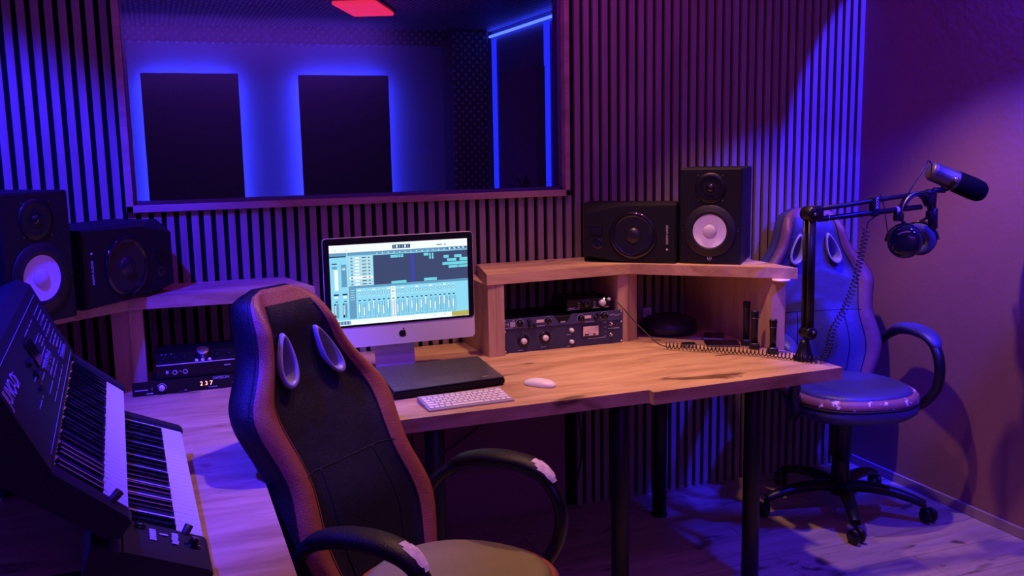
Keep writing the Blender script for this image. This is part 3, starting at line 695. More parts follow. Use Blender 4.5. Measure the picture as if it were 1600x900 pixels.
cs = thing('flat_case', 'flat glossy black case lying in front of the computer', 'case', (0.866, 3.055, DZ), (0, 0, R(0.5)))
q = [(-0.207, -0.192), (0.183, -0.157), (0.205, 0.178), (-0.188, 0.172)]
bm = NB(); bm_prism(bm, q, 0.004, 0.026, bev=0.004); obj('body', bm, M_BLACKM, cs)
mlid = mat('case_lid_sheen', (0.06, 0.068, 0.075), 0.28, bump=(0.8, 9));  # base colour lifted to blue-grey for the sheen on the black lid
bm = NB(); bm_prism(bm, [(x_ * 0.985, y_ * 0.985) for x_, y_ in q], 0.0262, 0.030, bev=0.0012); obj('lid', bm, mlid, cs)
bm = NB()
for (x_, y_) in ((-0.16, -0.15), (0.15, -0.12), (0.16, 0.14), (-0.15, 0.14)): bm_cyl(bm, (x_, y_, 0), (x_, y_, 0.0045), 0.01, seg=12)
pieces('rubber_foot', bm, M_RUBBER, cs)
bm = NB(); bm_box(bm, (0.125, -0.128, 0.0303), (0.022, 0.004, 0.0004)); bm_box(bm, (0.148, -0.126, 0.0303), (0.005, 0.003, 0.0004)); obj('small_print', bm, M_PRINTD, cs)

# ================================================================== RACK EQUIPMENT
def knob(bm, x, z, r, L=0.014, y=0.0, mi=0):
    bm_lathe(bm, [(r, 0), (r, L * 0.7), (r * 0.86, L), (0, L)], (x, y, z), (0, -1, 0), mi, 20)
def tickring(bm, x, z, r, n, mi, y=-0.0006, a0=-135, a1=135, s=0.0016):
    for k in range(n):
        a = R(a0 + (a1 - a0) * k / (n - 1)); bm_box(bm, (x + r * math.sin(a), y, z + r * math.cos(a)), (s * 0.6, 0.0006, s * 1.8), mi, rot=Matrix.Rotation(a, 3, 'Y'))
def ringobj(bm, x, z, r, w, mi=0, y=-0.0006, n=28, a0=0, a1=360):
    pts = [Vector((x + r * math.sin(R(a0 + (a1 - a0) * k / n)), y, z + r * math.cos(R(a0 + (a1 - a0) * k / n)))) for k in range(n + (0 if a1 - a0 == 360 else 1))]
    bm_tube(bm, pts, w, 5, mi, closed=(a1 - a0 == 360))

pr = thing('channel_strip', 'dark blue rack preamplifier with knobs and pink meter in the right shelf', 'audio processor', (1.4625, 3.345, DZ), (0, 0, R(-0.3)))
Wr, Hr = 0.510, 0.134
bm = NB(); bm_box(bm, (0, 0.12, Hr / 2), (0.46, 0.235, Hr - 0.012), bev=0.003); obj('chassis', bm, M_BLACKM, pr)
bm = NB(); bm_box(bm, (0, 0.002, 0.047), (Wr, 0.004, 0.092), bev=0.0008); obj('lower_faceplate', bm, M_PANELB, pr)
top = [(-Wr / 2, 0.094), (-Wr / 2, Hr), (-0.045, Hr), (-0.030, 0.112), (-0.022, 0.100), (0.010, 0.100), (0.018, 0.112), (0.033, Hr), (Wr / 2, Hr), (Wr / 2, 0.094)]
bm = NB(); slab_xz(bm, top, -0.003, 0.0025); obj('upper_faceplate', bm, mat('blue_faceplate', (0.05, 0.05, 0.15), 0.4), pr)
bm = NB()
for (x_, z_) in ((-0.172, 0.044), (-0.082, 0.049), (0.037 - 0.008, 0.070), (0.037 - 0.008, 0.024)): knob(bm, x_, z_, 0.0115 if x_ < -0.05 else 0.008, 0.016)
pieces('silver_knob', bm, M_WHITE, pr)
bm = NB()
for (x_, z_) in ((-0.172, 0.044), (-0.082, 0.049)): bm_lathe(bm, [(0.024, 0), (0.023, 0.004), (0.014, 0.005)], (x_, 0, z_), (0, -1, 0), 0, 28)
for (x_, z_, r_) in ((-0.187, 0.114, 0.013), (-0.147, 0.104, 0.007), (-0.150, 0.122, 0.007), (-0.128, 0.104, 0.006), (-0.070, 0.116, 0.012), (0.070, 0.114, 0.012), (0.132, 0.110, 0.008), (0.146, 0.122, 0.008), (0.172, 0.116, 0.013)): knob(bm, x_, z_, r_, 0.014, -0.003)
pieces('black_knob', bm, M_BLACK, pr)
bm = NB()
for (x_, z_) in ((-0.172, 0.044), (-0.082, 0.049)): tickring(bm, x_, z_, 0.031, 13, 0)
for (x_, z_, r_) in ((-0.187, 0.114, 0.0165), (-0.070, 0.116, 0.0155), (0.070, 0.114, 0.0155), (0.172, 0.116, 0.0165)): ringobj(bm, x_, z_, r_, 0.0007, y=-0.0035)
for k in range(6): bm_box(bm, (-0.122 + k * 0.007, -0.0035, 0.098), (0.004, 0.0006, 0.003)); bm_box(bm, (0.090 + k * 0.007, -0.0035, 0.097), (0.004, 0.0006, 0.003))
for (x_, z_, w_) in ((-0.184, 0.008, 0.02), (-0.088, 0.013, 0.024), (0.02, 0.052, 0.018), (0.02, 0.006, 0.018), (0.14, 0.028, 0.075), (0.215, 0.062, 0.050), (0.175, 0.090, 0.016)): bm_box(bm, (x_, -0.0006, z_), (w_, 0.0006, 0.0025))
text_into(bm, 'THE', 0.012, face_y((-0.252, -0.0035, 0.110))); bm_box(bm, (-0.216, -0.0035, 0.113), (0.020, 0.0006, 0.020))
bm_box(bm, (-0.232, -0.0035, 0.100), (0.035, 0.0006, 0.002)); bm_box(bm, (-0.212, -0.0035, 0.129), (0.010, 0.0006, 0.002))
for k in range(9): bm_box(bm, (0.198 + k * 0.006, -0.0035, 0.116 + 0.002 * math.sin(k)), (0.003, 0.0006, 0.005))
bm_box(bm, (-0.006, -0.0036, 0.106), (0.022, 0.0006, 0.005))
for z_ in (0.085, 0.068, 0.050, 0.033): bm_box(bm, (0.178, -0.0006, z_), (0.006, 0.0006, 0.002))
obj('panel_print', bm, M_PRINTD, pr)
bm = NB(); bm_box(bm, (0.113, -0.002, 0.060), (0.072, 0.004, 0.044), bev=0.001); mtr = obj('level_meter', bm, M_BLACK, pr)
bm = NB(); bm_box(bm, (0.113, -0.0042, 0.060), (0.066, 0.0008, 0.038)); obj('dial_face', bm, M_CREAM, mtr)['label'] = 'pale pink dial'
bm = NB()
for k in range(9):
    a = R(-50 + 100 * k / 8); bm_box(bm, (0.113 + 0.030 * math.sin(a), -0.0048, 0.041 + 0.027 * math.cos(a)), (0.0009, 0.0004, 0.004), 0, rot=Matrix.Rotation(a, 3, 'Y'))
for (x_, w_) in ((0.095, 0.018), (0.128, 0.010)): bm_box(bm, (x_, -0.0048, 0.046), (w_, 0.0004, 0.006), 0)
obj('dial_marks', bm, M_BLACK, mtr)
bm = NB(); bm_box(bm, (0.105, -0.0050, 0.056), (0.0008, 0.0004, 0.024), 0, rot=Matrix.Rotation(R(-25), 3, 'Y')); obj('needle', bm, M_BLACK, mtr)
for x_, w_ in ((-0.103, 0.030), (0.100, 0.027)):
    bm = NB(); bm_box(bm, (x_, -0.0045, 0.117), (w_, 0.002, 0.011)); obj('display_window', bm, M_CREAM, pr)
bm = NB()
for z_ in (0.080, 0.036): ringobj(bm, 0.203, z_, 0.007, 0.0016, y=-0.002); knob(bm, 0.203, z_, 0.004, 0.012)
for (x_, z_) in ((-0.247, 0.086), (-0.247, 0.008), (0.247, 0.086), (0.247, 0.008), (-0.248, 0.128), (0.248, 0.128)): bm_lathe(bm, [(0.004, 0.004), (0.003, 0.006), (0, 0.006)], (x_, 0, z_), (0, -1, 0), 0, 10)
pieces('metal_switch', bm, M_METAL, pr)

hb = thing('audio_interface', 'small black interface with a lit green light on top of the blue rack preamplifier', 'audio interface', (1.580, 3.366, DZ + Hr))
bm = NB(); bm_box(bm, (0, 0.08, 0.030), (0.192, 0.16, 0.046), bev=0.003); bm_box(bm, (-0.07, 0.04, 0.003), (0.02, 0.02, 0.008)); bm_box(bm, (0.07, 0.04, 0.003), (0.02, 0.02, 0.008)); bm_box(bm, (0.07, 0.12, 0.003), (0.02, 0.02, 0.008)); bm_box(bm, (-0.07, 0.12, 0.003), (0.02, 0.02, 0.008)); obj('case', bm, M_BLACK, hb)
bm = NB(); knob(bm, 0.055, 0.032, 0.0135, 0.018); knob(bm, 0.085, 0.044, 0.0065, 0.012); pieces('silver_knob', bm, M_ALU, hb)
bm = NB(); knob(bm, -0.012, 0.030, 0.014, 0.012); obj('gain_knob', bm, M_GLOSS, hb)
bm = NB(); ringobj(bm, -0.012, 0.030, 0.017, 0.0006, a0=-60, a1=60, n=12)
bm_box(bm, (-0.068, -0.0006, 0.012), (0.052, 0.0006, 0.002)); bm_box(bm, (-0.075, -0.0006, 0.018), (0.026, 0.0006, 0.003)); bm_box(bm, (0.03, -0.0006, 0.012), (0.03, 0.0006, 0.002))
for z_ in (0.018, 0.027, 0.036): bm_box(bm, (0.024, -0.0006, z_), (0.009, 0.0006, 0.003)); bm_box(bm, (-0.045, -0.0006, z_), (0.007, 0.0006, 0.002))
bm_box(bm, (0.075, -0.0006, 0.013), (0.024, 0.0006, 0.0025)); obj('panel_print', bm, M_PRINT, hb)
bm = NB(); bm_lathe(bm, [(0.003, 0), (0.003, 0.002), (0, 0.003)], (0.066, 0, 0.047), (0, -1, 0), 0, 12); obj('signal_light', bm, M_LEDG, hb)

# left shelf equipment
le = thing('wireless_receiver', 'flat rack receiver showing red 237 under the left shelf', 'audio receiver', (0.117, 3.262, DZ))
bm = NB(); bm_box(bm, (0.02, 0.08, 0.023), (0.38, 0.16, 0.038), bev=0.002); obj('chassis', bm, M_BLACKM, le)
bm = NB(); bm_box(bm, (0, 0.0, 0.024), (0.466, 0.004, 0.046), bev=0.001); obj('faceplate', bm, M_BLACK, le)
bm = NB(); knob(bm, -0.142, 0.022, 0.010, 0.012, -0.002); obj('volume_knob', bm, M_WHITE, le)
bm = NB(); text_into(bm, '2 3 7', 0.020, face_y((-0.022, -0.0025, 0.017)), thick=0.0006); obj('digit_display', bm, M_LEDRED, le)
bm = NB(); text_into(bm, 'SAMSON', 0.0135, face_y((0.020, -0.0025, 0.0345))); obj('lettering', bm, M_PRINT, le); bm = NB(); bm_box(bm, (0.095, -0.0025, 0.018), (0.03, 0.0006, 0.002)); bm_box(bm, (0.018, -0.0025, 0.010), (0.03, 0.0006, 0.002))
bm_box(bm, (-0.205, -0.0025, 0.020), (0.040, 0.0006, 0.003)); bm_box(bm, (-0.180, -0.0025, 0.007), (0.020, 0.0006, 0.003)); bm_box(bm, (-0.172, -0.0025, 0.022), (0.0012, 0.0006, 0.010)); bm_box(bm, (-0.068, -0.0025, 0.007), (0.008, 0.0006, 0.003))
ringobj(bm, -0.142, 0.022, 0.0145, 0.0009, y=-0.0025, a0=-70, a1=110, n=14); obj('panel_print', bm, M_PRINT, le)
bm = NB()
for x_ in (-0.142, -0.075): bm_box(bm, (x_, 0.004, 0.003), (0.03, 0.02, 0.006), bev=0.002)
for x_ in (-0.15, 0.19): bm_box(bm, (x_, 0.14, 0.002), (0.03, 0.02, 0.004))
pieces('rubber_foot', bm, M_RUBBER, le)
mc = thing('monitor_controller', 'black sloped controller with a big silver knob on the red-lit receiver', 'monitor controller', (0.112, 3.275, DZ + 0.047))
bm = NB(); prof = [(0.0, 0.0), (0.16, 0.0), (0.16, 0.082), (0.055, 0.075), (0.004, 0.048), (0.0, 0.046)]
A = [bm.verts.new((-0.150, y_, z_)) for y_, z_ in prof]; B = [bm.verts.new((0.150, y_, z_)) for y_, z_ in prof]
bm.faces.new(A); bm.faces.new(list(reversed(B)))
for i in range(6): bm.faces.new((A[i], A[(i + 1) % 6], B[(i + 1) % 6], B[i]))
obj('case', bm, M_BLACK, mc)
bm = NB(); bm_box(bm, (0, 0.0, 0.047), (0.300, 0.004, 0.0022)); obj('edge_line', bm, M_ALU, mc)
nrm = Vector((0, -0.027, 0.051)).normalized()
def on_slope(x_, f_): return Vector((x_, 0.004 + 0.051 * f_, 0.048 + 0.027 * f_))
bm = NB(); p_ = on_slope(0.0, 0.55); bm_lathe(bm, [(0.017, 0), (0.016, 0.004), (0.016, 0.018), (0.020, 0.020), (0.020, 0.024), (0.018, 0.025), (0, 0.025)], p_, nrm, 0, 28); obj('volume_knob', bm, M_METAL, mc)
bm = NB()
for x_ in (-0.125, -0.090, -0.060, 0.045, 0.085): bm_lathe(bm, [(0.009, 0), (0.008, 0.009), (0, 0.009)], on_slope(x_, 0.45), nrm, 0, 18)
pieces('small_knob', bm, M_BLACKM, mc)
bm = NB()
for x_ in (-0.022, -0.002, 0.020): bm_lathe(bm, [(0.006, 0), (0.005, 0.004), (0, 0.004)], on_slope(x_, 0.12), nrm, 0, 16)
pieces('lit_button', bm, M_WHITE, mc)
bm = NB()
for x_ in (-0.093, -0.060): ringobj(bm, x_, 0.020, 0.0065, 0.0015, y=-0.001)
bm_box(bm, (-0.117, -0.0006, 0.022), (0.008, 0.0006, 0.010)); ringobj(bm, -0.076, 0.020, 0.004, 0.0006, a0=-100, a1=100, n=10)
for x_ in (-0.13, -0.118, -0.10): bm_lathe(bm, [(0.002, 0), (0, 0.001)], on_slope(x_, 0.9), nrm, 0, 8)
bm_box(bm, (0.075, -0.0006, 0.030), (0.02, 0.0006, 0.003)); obj('headphone_socket', bm, M_PRINT, mc)

# ------------------------------------------------------------------ things in the right shelf bay
ws = thing('wall_socket', 'small white socket plate at the back of the right shelf bay', 'socket', (1.985, WY - 0.023, 0.850))
ws.location = (1.978, WY - 0.024, 0.835)
bm = NB(); bm_box(bm, (0, -0.006, 0), (0.040, 0.012, 0.045), bev=0.003); obj('plate', bm, M_WHITE, ws)
bm = NB(); bm_lathe(bm, [(0.014, 0.0), (0.013, 0.002), (0, 0.002)], (0, -0.012, 0), (0, -1, 0), 0, 20); obj('socket_face', bm, mat('grey_plastic', (0.5, 0.5, 0.5), 0.5), ws)
ds = thing('round_case', 'dark round domed case at the back of the right shelf bay', 'case', (1.985, 3.44, DZ))
bm = NB(); bm_lathe(bm, [(0, 0), (0.10, 0), (0.118, 0.012), (0.116, 0.040), (0.100, 0.062), (0.055, 0.078), (0, 0.082)], (0, 0, 0), (0, 0, 1), 0, 36); obj('body', bm, mat('dark_blue_plastic', (0.012, 0.013, 0.022), 0.4), ds)
bm = NB(); ring = [Vector((0.108 * math.cos(k * math.pi / 18), 0.108 * math.sin(k * math.pi / 18), 0.052)) for k in range(36)]; bm_tube(bm, ring, 0.003, 6, closed=True); obj('rim', bm, M_RUBBER, ds)
us = thing('usb_hub', 'tiny silver connector block on the desk behind the coiled cable', 'hub', (1.905, 3.142, DZ), (0, 0, R(-22)))
bm = NB(); bm_box(bm, (0, 0.02, 0.007), (0.052, 0.045, 0.014), bev=0.002); obj('case', bm, M_BLACK, us)
bm = NB()
for k in range(4): bm_box(bm, (-0.0185 + k * 0.0125, -0.0035, 0.0075), (0.0095, 0.003, 0.010), bev=0.0008)
pieces('port', bm, M_METAL, us)
sheets = [((2.050, 3.14), -25, (0.13, 0.09), 0.006, 'flat black box with a pale edge under the right shelf'), ((2.09, 3.26), -35, (0.08, 0.10), 0.010, 'small black folder behind the flat box with a pale edge')]
for (xy, a, sz, th, lb) in sheets:
    t = thing('notebook', lb, 'notebook', (xy[0], xy[1], DZ), (0, 0, R(a)), 'notebooks under the right shelf')
    bm = NB(); bm_box(bm, (0, 0, th + 0.0012), (sz[0], sz[1], 0.0024), bev=0.0008); bm_box(bm, (0, 0, 0.0012), (sz[0], sz[1], 0.0024), bev=0.0008); obj('cover', bm, M_GLOSS, t)
    bm = NB(); bm_box(bm, (0, 0, th / 2 + 0.0012), (sz[0] - 0.004, sz[1] - 0.004, th - 0.0026)); obj('pages', bm, mat('pages', (0.45, 0.43, 0.48), 0.8), t)
for k, (x_, y_, h_, lb) in enumerate(((2.128, 3.090, 0.175, 'black upright handset in its cradle, furthest from the end panel'), (2.118, 3.020, 0.150, 'black upright handset between the other two under the right shelf'), (2.133, 2.925, 0.130, 'black upright handset standing against the end panel'))):
    t = thing('handset', lb, 'handset', (x_, y_, DZ), (0, 0, R(-35)), 'black upright handsets under the right shelf')
    bm = NB(); bm_box(bm, (0, 0, 0.011), (0.040, 0.046, 0.022), bev=0.006); obj('cradle', bm, M_BLACK, t)
    bm = NB(); bm_tube(bm, [Vector((0, 0.004, 0.02)), Vector((0, 0.004, h_ * 0.5)), Vector((0, 0.002, h_ - 0.03)), Vector((0, 0, h_ - 0.006)), Vector((0, 0, h_))], 0.012, 14, side=(1, 0, 0), radii=[(0.012, 0.008), (0.012, 0.008), (0.013, 0.009), (0.015, 0.010), (0.012, 0.008)]); obj('body', bm, M_BLACK, t)
    bm = NB(); ring = [Vector((0.0145 * math.cos(a), 0.002 + 0.010 * math.sin(a), h_ - 0.030)) for a in [k2 * math.pi / 10 for k2 in range(20)]]; bm_tube(bm, ring, 0.0012, 5, closed=True); obj('collar', bm, M_DMETAL, t)
    bm = NB(); ring = [Vector((0.017 * math.cos(a), 0.019 * math.sin(a), 0.023)) for a in [k2 * math.pi / 10 for k2 in range(20)]]; bm_tube(bm, ring, 0.0012, 5, closed=True); obj('cradle_ring', bm, M_METAL, t)
pk = thing('puck_light', 'thin pale round puck light under the right corner of the shelf', 'light', (2.178, 2.945, SZ0))
bm = NB(); bm_lathe(bm, [(0, 0), (0.034, 0), (0.034, 0.004), (0.031, 0.0065), (0, 0.0065)], (0, 0, 0), (0, 0, -1), 0, 28); obj('disc', bm, mat('pale_disc', (0.8, 0.66, 0.55), 0.5), pk)

# ================================================================== CHAIRS
def interp(tab, z):
    if z <= tab[0][0]: return tab[0][1]
    for (a, va), (b_, vb) in zip(tab, tab[1:]):
        if z <= b_:
            t_ = (z - a) / (b_ - a); return va + (vb - va) * t_
    return tab[-1][1]
HW = [(0.45, .225), (0.50, .245), (0.56, .272), (0.61, .292), (0.65, .294), (0.70, .282), (0.75, .264), (0.79, .258), (0.84, .266), (0.89, .280), (0.93, .284), (0.96, .272), (1.00, .238), (1.04, .202), (1.08, .178), (1.12, .165), (1.16, .153), (1.19, .139), (1.21, .120), (1.225, .093), (1.232, .06)]
def smooth_tab(tab, z):
    d = 0.02; return (interp(tab, z - d) + 2 * interp(tab, z) + interp(tab, z + d)) / 4 if z < 1.19 else interp(tab, z)
RECLINE = [0.175]
def back_y(z): 
    t_ = (z - 0.45) / 0.78; return 0.195 + RECLINE[0] * t_ - 0.025 * math.sin(math.pi * min(1, t_ * 1.5))
def back_front(s, z, hw):
    # y offset of the front skin (negative = towards the sitter)
    bol = math.exp(-((abs(s) - 0.80) / 0.17) ** 2) * 0.038 * min(1.0, (1.235 - z) / 0.10)
    lum = 0.018 * math.exp(-((z - 0.68) / 0.10) ** 2) * max(0, 1 - (s / 0.75) ** 2)
    head = 0.022 * math.exp(-((z - 1.15) / 0.06) ** 2) * max(0, 1 - s * s)
    edge = 0.045 * max(0, (abs(s) - 0.90) / 0.10) ** 2
    return -0.022 - bol - lum - head + edge
def make_chair(name, label, loc, rz, m_main, m_edge, m_seat, m_seatedge, worn_arm, base_ang=0.0, recline=0.175, lift=0.0):
    RECLINE[0] = recline
    t = thing(name, label, 'office chair', loc, (0, 0, rz), 'racing style office chairs')
    # ---- backrest
    nz, nf, nb = 60, 40, 18
    zs = [0.45 + (1.232 - 0.45) * (k / nz) for k in range(nz + 1)]
    bm = NB(); rings = []
    for z_ in zs:
        hw = smooth_tab(HW, z_); ring = []
        thin = max(0.25, min(1.0, (1.245 - z_) / 0.05))
        for k in range(nf + 1):
            s_ = -1 + 2 * k / nf; s_ = math.sin(s_ * math.pi / 2) * 0.35 + s_ * 0.65
            ring.append(bm.verts.new((s_ * hw, back_y(z_) + back_front(s_, z_, hw) * (0.55 + 0.45 * thin), z_)))
        for k in range(1, nb):
            a = math.pi * k / nb; c_ = math.cos(a)
            ring.append(bm.verts.new((c_ * hw * 1.0, back_y(z_) + 0.055 * thin * min(1, 0.25 + math.sin(a) * 1.6) , z_)))
        rings.append(ring)
    n = len(rings[0])
    for i in range(len(rings) - 1):
        for k in range(n):
            f_ = bm.faces.new((rings[i][k], rings[i][(k + 1) % n], rings[i + 1][(k + 1) % n], rings[i + 1][k])); f_.smooth = True
            sa = abs(rings[i][k].co.x / smooth_tab(HW, zs[i])) if k < nf else 2
            lim = 0.66
            zz_ = zs[i]
            if k < nf and ((lim < sa < 0.95) or (zz_ > 1.180 and sa < 0.95)): f_.material_index = 1
    bm.faces.new(rings[0]); f_ = bm.faces.new(list(reversed(rings[-1]))); f_.material_index = 0
    body = obj('backrest', bm, [m_main, m_edge, M_BLACKM], t)
    # teardrop openings
    def tear(sx, grow=1.0, n_=28):
        pts = []
        for k in range(n_):
            a = 2 * math.pi * k / n_; zz = math.sin(a); w_ = 0.0235 * (1 - 0.38 * zz)
            x_ = math.cos(a) * w_ * grow; z2 = zz * 0.056 * grow
            pts.append((sx * (0.082 - 0.26 * z2) + x_, 1.055 + z2))
        return pts
    cm = NB()
    for sx in (-1, 1):
        pts = tear(sx, 0.98); a_ = [cm.verts.new((x_, 0.0, z_)) for x_, z_ in pts]; b_ = [cm.verts.new((x_, 0.7, z_)) for x_, z_ in pts]
        cm.faces.new(a_); cm.faces.new(list(reversed(b_)))
        for i in range(len(pts)): cm.faces.new((a_[i], b_[i], b_[(i + 1) % len(pts)], a_[(i + 1) % len(pts)]))
    cut = obj('cutter', cm, M_BLACKM, t)
    md = body.modifiers.new('openings', 'BOOLEAN'); md.object = cut; md.operation = 'DIFFERENCE'; md.solver = 'EXACT'
    dg = bpy.context.evaluated_depsgraph_get(); dg.update()
    nm = bpy.data.meshes.new_from_object(body.evaluated_get(dg)); body.modifiers.clear(); body.data = nm
    bpy.data.objects.remove(cut)
    for sx in (-1, 1):
        bm = NB(); rg = []
        yb = back_y(1.055)
        for (g_, dy) in ((1.20, -0.038), (1.22, -0.046), (1.12, -0.054), (0.96, -0.050), (0.90, -0.034), (0.90, 0.052)):
            rg.append([bm.verts.new((x_, yb + dy + (z_ - 1.055) * (RECLINE[0] / 0.78), z_)) for x_, z_ in tear(sx, g_)])
        for i in range(len(rg) - 1):
            for k in range(len(rg[0])):
                f_ = bm.faces.new((rg[i][k], rg[i][(k + 1) % 28], rg[i + 1][(k + 1) % 28], rg[i + 1][k])); f_.smooth = True
        obj('opening_ring', bm, M_RING, t)
    # seams
    bm = NB()
    for z0, s0, s1 in ((0.79, -0.70, 0.70),):
        pts = [Vector((s_ * smooth_tab(HW, z0), back_y(z0) + back_front(s_, z0, 0) + 0.001, z0)) for s_ in [s0 + (s1 - s0) * k / 24 for k in range(25)]]
        pts = [Vector((p.x, back_y(p.z) + back_front(p.x / smooth_tab(HW, p.z), p.z, 0) , p.z)) for p in pts]
        bm_tube(bm, pts, 0.0014, 6)
    for sx in (-1, 1):
        for lim, za, zb in ((0.66, 0.50, 1.18), (0.42, 0.50, 0.79), (0.95, 0.47, 1.20)):
            pts = []
            for k in range(40):
                z_ = za + (zb - za) * k / 39; hw = smooth_tab(HW, z_); s_ = sx * lim
                thin = max(0.25, min(1.0, (1.245 - z_) / 0.05))
                pts.append(Vector((s_ * hw, back_y(z_) + back_front(s_, z_, hw) * (0.55 + 0.45 * thin) - 0.0005, z_)))
            bm_tube(bm, pts, 0.0020, 6)
    obj('piping', bm, M_BLACKM, t)
    # ---- seat
    def seat_ring(f_, z_):
        pts = []
        for k in range(48):
            a = 2 * math.pi * k / 48; c_, s_ = math.cos(a), math.sin(a)
            e_ = 0.82
            x_ = math.copysign(abs(c_) ** e_, c_) * 0.262 * f_; y_ = math.copysign(abs(s_) ** e_, s_) * 0.255 * f_
            if s_ > 0: x_ *= 1 - 0.10 * s_
            pts.append((x_, -0.045 + y_, z_))
        return pts
    def loft(bm, levels, smooth=True, cap=True, mi=0):
        rg = [[bm.verts.new(p) for p in seat_ring(*lv)] for lv in levels]
        for i in range(len(rg) - 1):
            for k in range(48):
                f_ = bm.faces.new((rg[i][k], rg[i][(k + 1) % 48], rg[i + 1][(k + 1) % 48], rg[i + 1][k])); f_.smooth = smooth; f_.material_index = mi
        if cap: bm.faces.new(rg[0]); bm.faces.new(list(reversed(rg[-1])))
    bm = NB(); loft(bm, [(0.90, 0.492), (0.905, 0.512), (0.87, 0.524), (0.80, 0.530), (0.62, 0.524), (0.40, 0.517), (0.2, 0.514), (0.02, 0.513)]); obj('seat_cushion', bm, m_seat, t)
    bm = NB(); loft(bm, [(0.90, 0.470), (0.985, 0.474), (1.0, 0.488), (0.985, 0.503), (0.95, 0.513), (0.905, 0.514), (0.90, 0.500)], cap=False); obj('seat_edge', bm, m_seatedge, t)
    bm = NB(); loft(bm, [(0.70, 0.405), (0.90, 0.415), (0.985, 0.435), (0.998, 0.470), (0.95, 0.480)]); obj('seat_shell', bm, m_main, t)
    bm = NB(); bm_tube(bm, [Vector(p) for p in seat_ring(0.995, 0.474)], 0.005, 6, closed=True); obj('seat_piping', bm, M_BLACKM, t)
    # ---- arms
    for sx in (-1, 1):
        path = catmull([(0, 0.235, 0.600), (0, 0.200, 0.655), (0, 0.130, 0.700), (0, 0.02, 0.722), (0, -0.10, 0.715), (0, -0.165, 0.675), (0, -0.192, 0.605), (0, -0.182, 0.530), (0, -0.145, 0.455), (0, -0.09, 0.415)], 7)
        path = [Vector((sx * (0.312 - 0.05 * max(0, (0.52 - p.z) / 0.11) - 0.03 * max(0, (p.y - 0.15) / 0.08)), p.y, p.z)) for p in path]
        nn = len(path)
        rad = [(0.023, 0.018) for k in range(nn)]
        bm = NB(); bm_tube(bm, path, 0.02, 16, side=(1, 0, 0), radii=rad)
        a = obj('armrest', bm, M_BLACK, t)
        pad = [p + Vector((0, -0.004, 0.014)) for p in path[10:37]]
        m_ = len(pad); rad = []
        for k in range(m_):
            e_ = math.sin(math.pi * min(1, max(0.02, k / (m_ - 1)))) ** 0.35
            rad.append((0.040 * e_, 0.021 * e_))
        bm = NB(); bm_tube(bm, pad, 0.02, 18, side=(1, 0, 0), radii=rad); pd = obj('arm_pad', bm, M_BLUEL if not worn_arm else M_LEATH, a)
        # peeled patch over the front end of the pad
        bm = NB(); rg = []
        for k in range(m_ - 9, m_ - 1):
            p = pad[k]; tdir = (pad[min(k + 1, m_ - 1)] - pad[k - 1]).normalized(); up = Vector((1, 0, 0)).cross(tdir).normalized()
            if up.z < 0: up = -up
            if (up.y > 0.7): up = -up
            row = []
            w0, w1 = (-0.35 + 0.05 * math.sin(k * 2.1), 0.75 + 0.12 * math.sin(k * 3.3)) if worn_arm else (-0.15, 0.9)
            for q in range(7):
                a_ = (w0 + (w1 - w0) * q / 6) * 1.2 * (1 if sx > 0 else -1) * (1 if worn_arm else 1)
                if worn_arm: a_ += 0.5 * (-sx)
                row.append(bm.verts.new(p + Vector((1, 0, 0)) * (math.sin(a_) * rad[k][0] * 1.03) + up * (math.cos(a_) * rad[k][1] * 1.04)))
            rg.append(row)
        for i in range(len(rg) - 1):
            for q in range(6):
                if (i in (0,) and q in (0, 1, 5)) or (i == 1 and q == 0) or (i == len(rg) - 2 and q == 5): continue
                bm.faces.new((rg[i][q], rg[i][q + 1], rg[i + 1][q + 1], rg[i + 1][q]))
        if worn_arm: obj('peeled_patch', bm, M_PEEL, a)['label'] = 'pale peeled leather patch'
        else: bm.free()
    # ---- mechanism, column, base
    bm = NB(); bm_box(bm, (0, -0.02, 0.395), (0.20, 0.24, 0.035), bev=0.008); bm_box(bm, (0, 0.16, 0.405), (0.08, 0.22, 0.018), bev=0.004)
    bm_box(bm, (0, 0.262, 0.49), (0.08, 0.014, 0.18), bev=0.004); obj('tilt_mechanism', bm, M_BLACKM, t)
    bm = NB(); bm_tube(bm, catmull([(0.09, -0.02, 0.385), (0.18, -0.03, 0.38), (0.24, -0.04, 0.385)], 5), 0.005, 8); obj('height_lever', bm, M_BLACK, t)
    bm = NB(); bm_cyl(bm, (0, 0, 0.22), (0, 0, 0.38), 0.016, seg=20); bm_lathe(bm, [(0.036, 0.10), (0.042, 0.12), (0.036, 0.20), (0.036, 0.24), (0.042, 0.245), (0.042, 0.36 + lift), (0.050, 0.375 + lift)], (0, 0, 0), (0, 0, 1), 0, 24); obj('gas_column', bm, M_BLACK, t)
    bm = NB(); bm_lathe(bm, [(0, 0.075), (0.040, 0.075), (0.046, 0.085), (0.046, 0.125), (0.036, 0.135), (0, 0.135)], (0, 0, 0), (0, 0, 1), 0, 28); obj('hub', bm, M_BLACK, t)
    for k in range(5):
        a = base_ang + 2 * math.pi * k / 5; d = Vector((math.cos(a), math.sin(a), 0)); sd = Vector((-math.sin(a), math.cos(a), 0))
        pts = [d * r_ + Vector((0, 0, z_)) for r_, z_ in ((0.02, 0.108), (0.10, 0.118), (0.20, 0.112), (0.28, 0.095), (0.335, 0.076))]
        pts = catmull(pts, 4); m2 = len(pts)
        bm = NB(); bm_tube(bm, pts, 0.02, 12, side=tuple(sd), radii=[(0.034 - 0.013 * k2 / (m2 - 1), 0.026 - 0.010 * k2 / (m2 - 1)) for k2 in range(m2)]); lg = obj('base_leg', bm, M_BLACK, t)
        c_ = d * 0.335; tr = d * 0.016
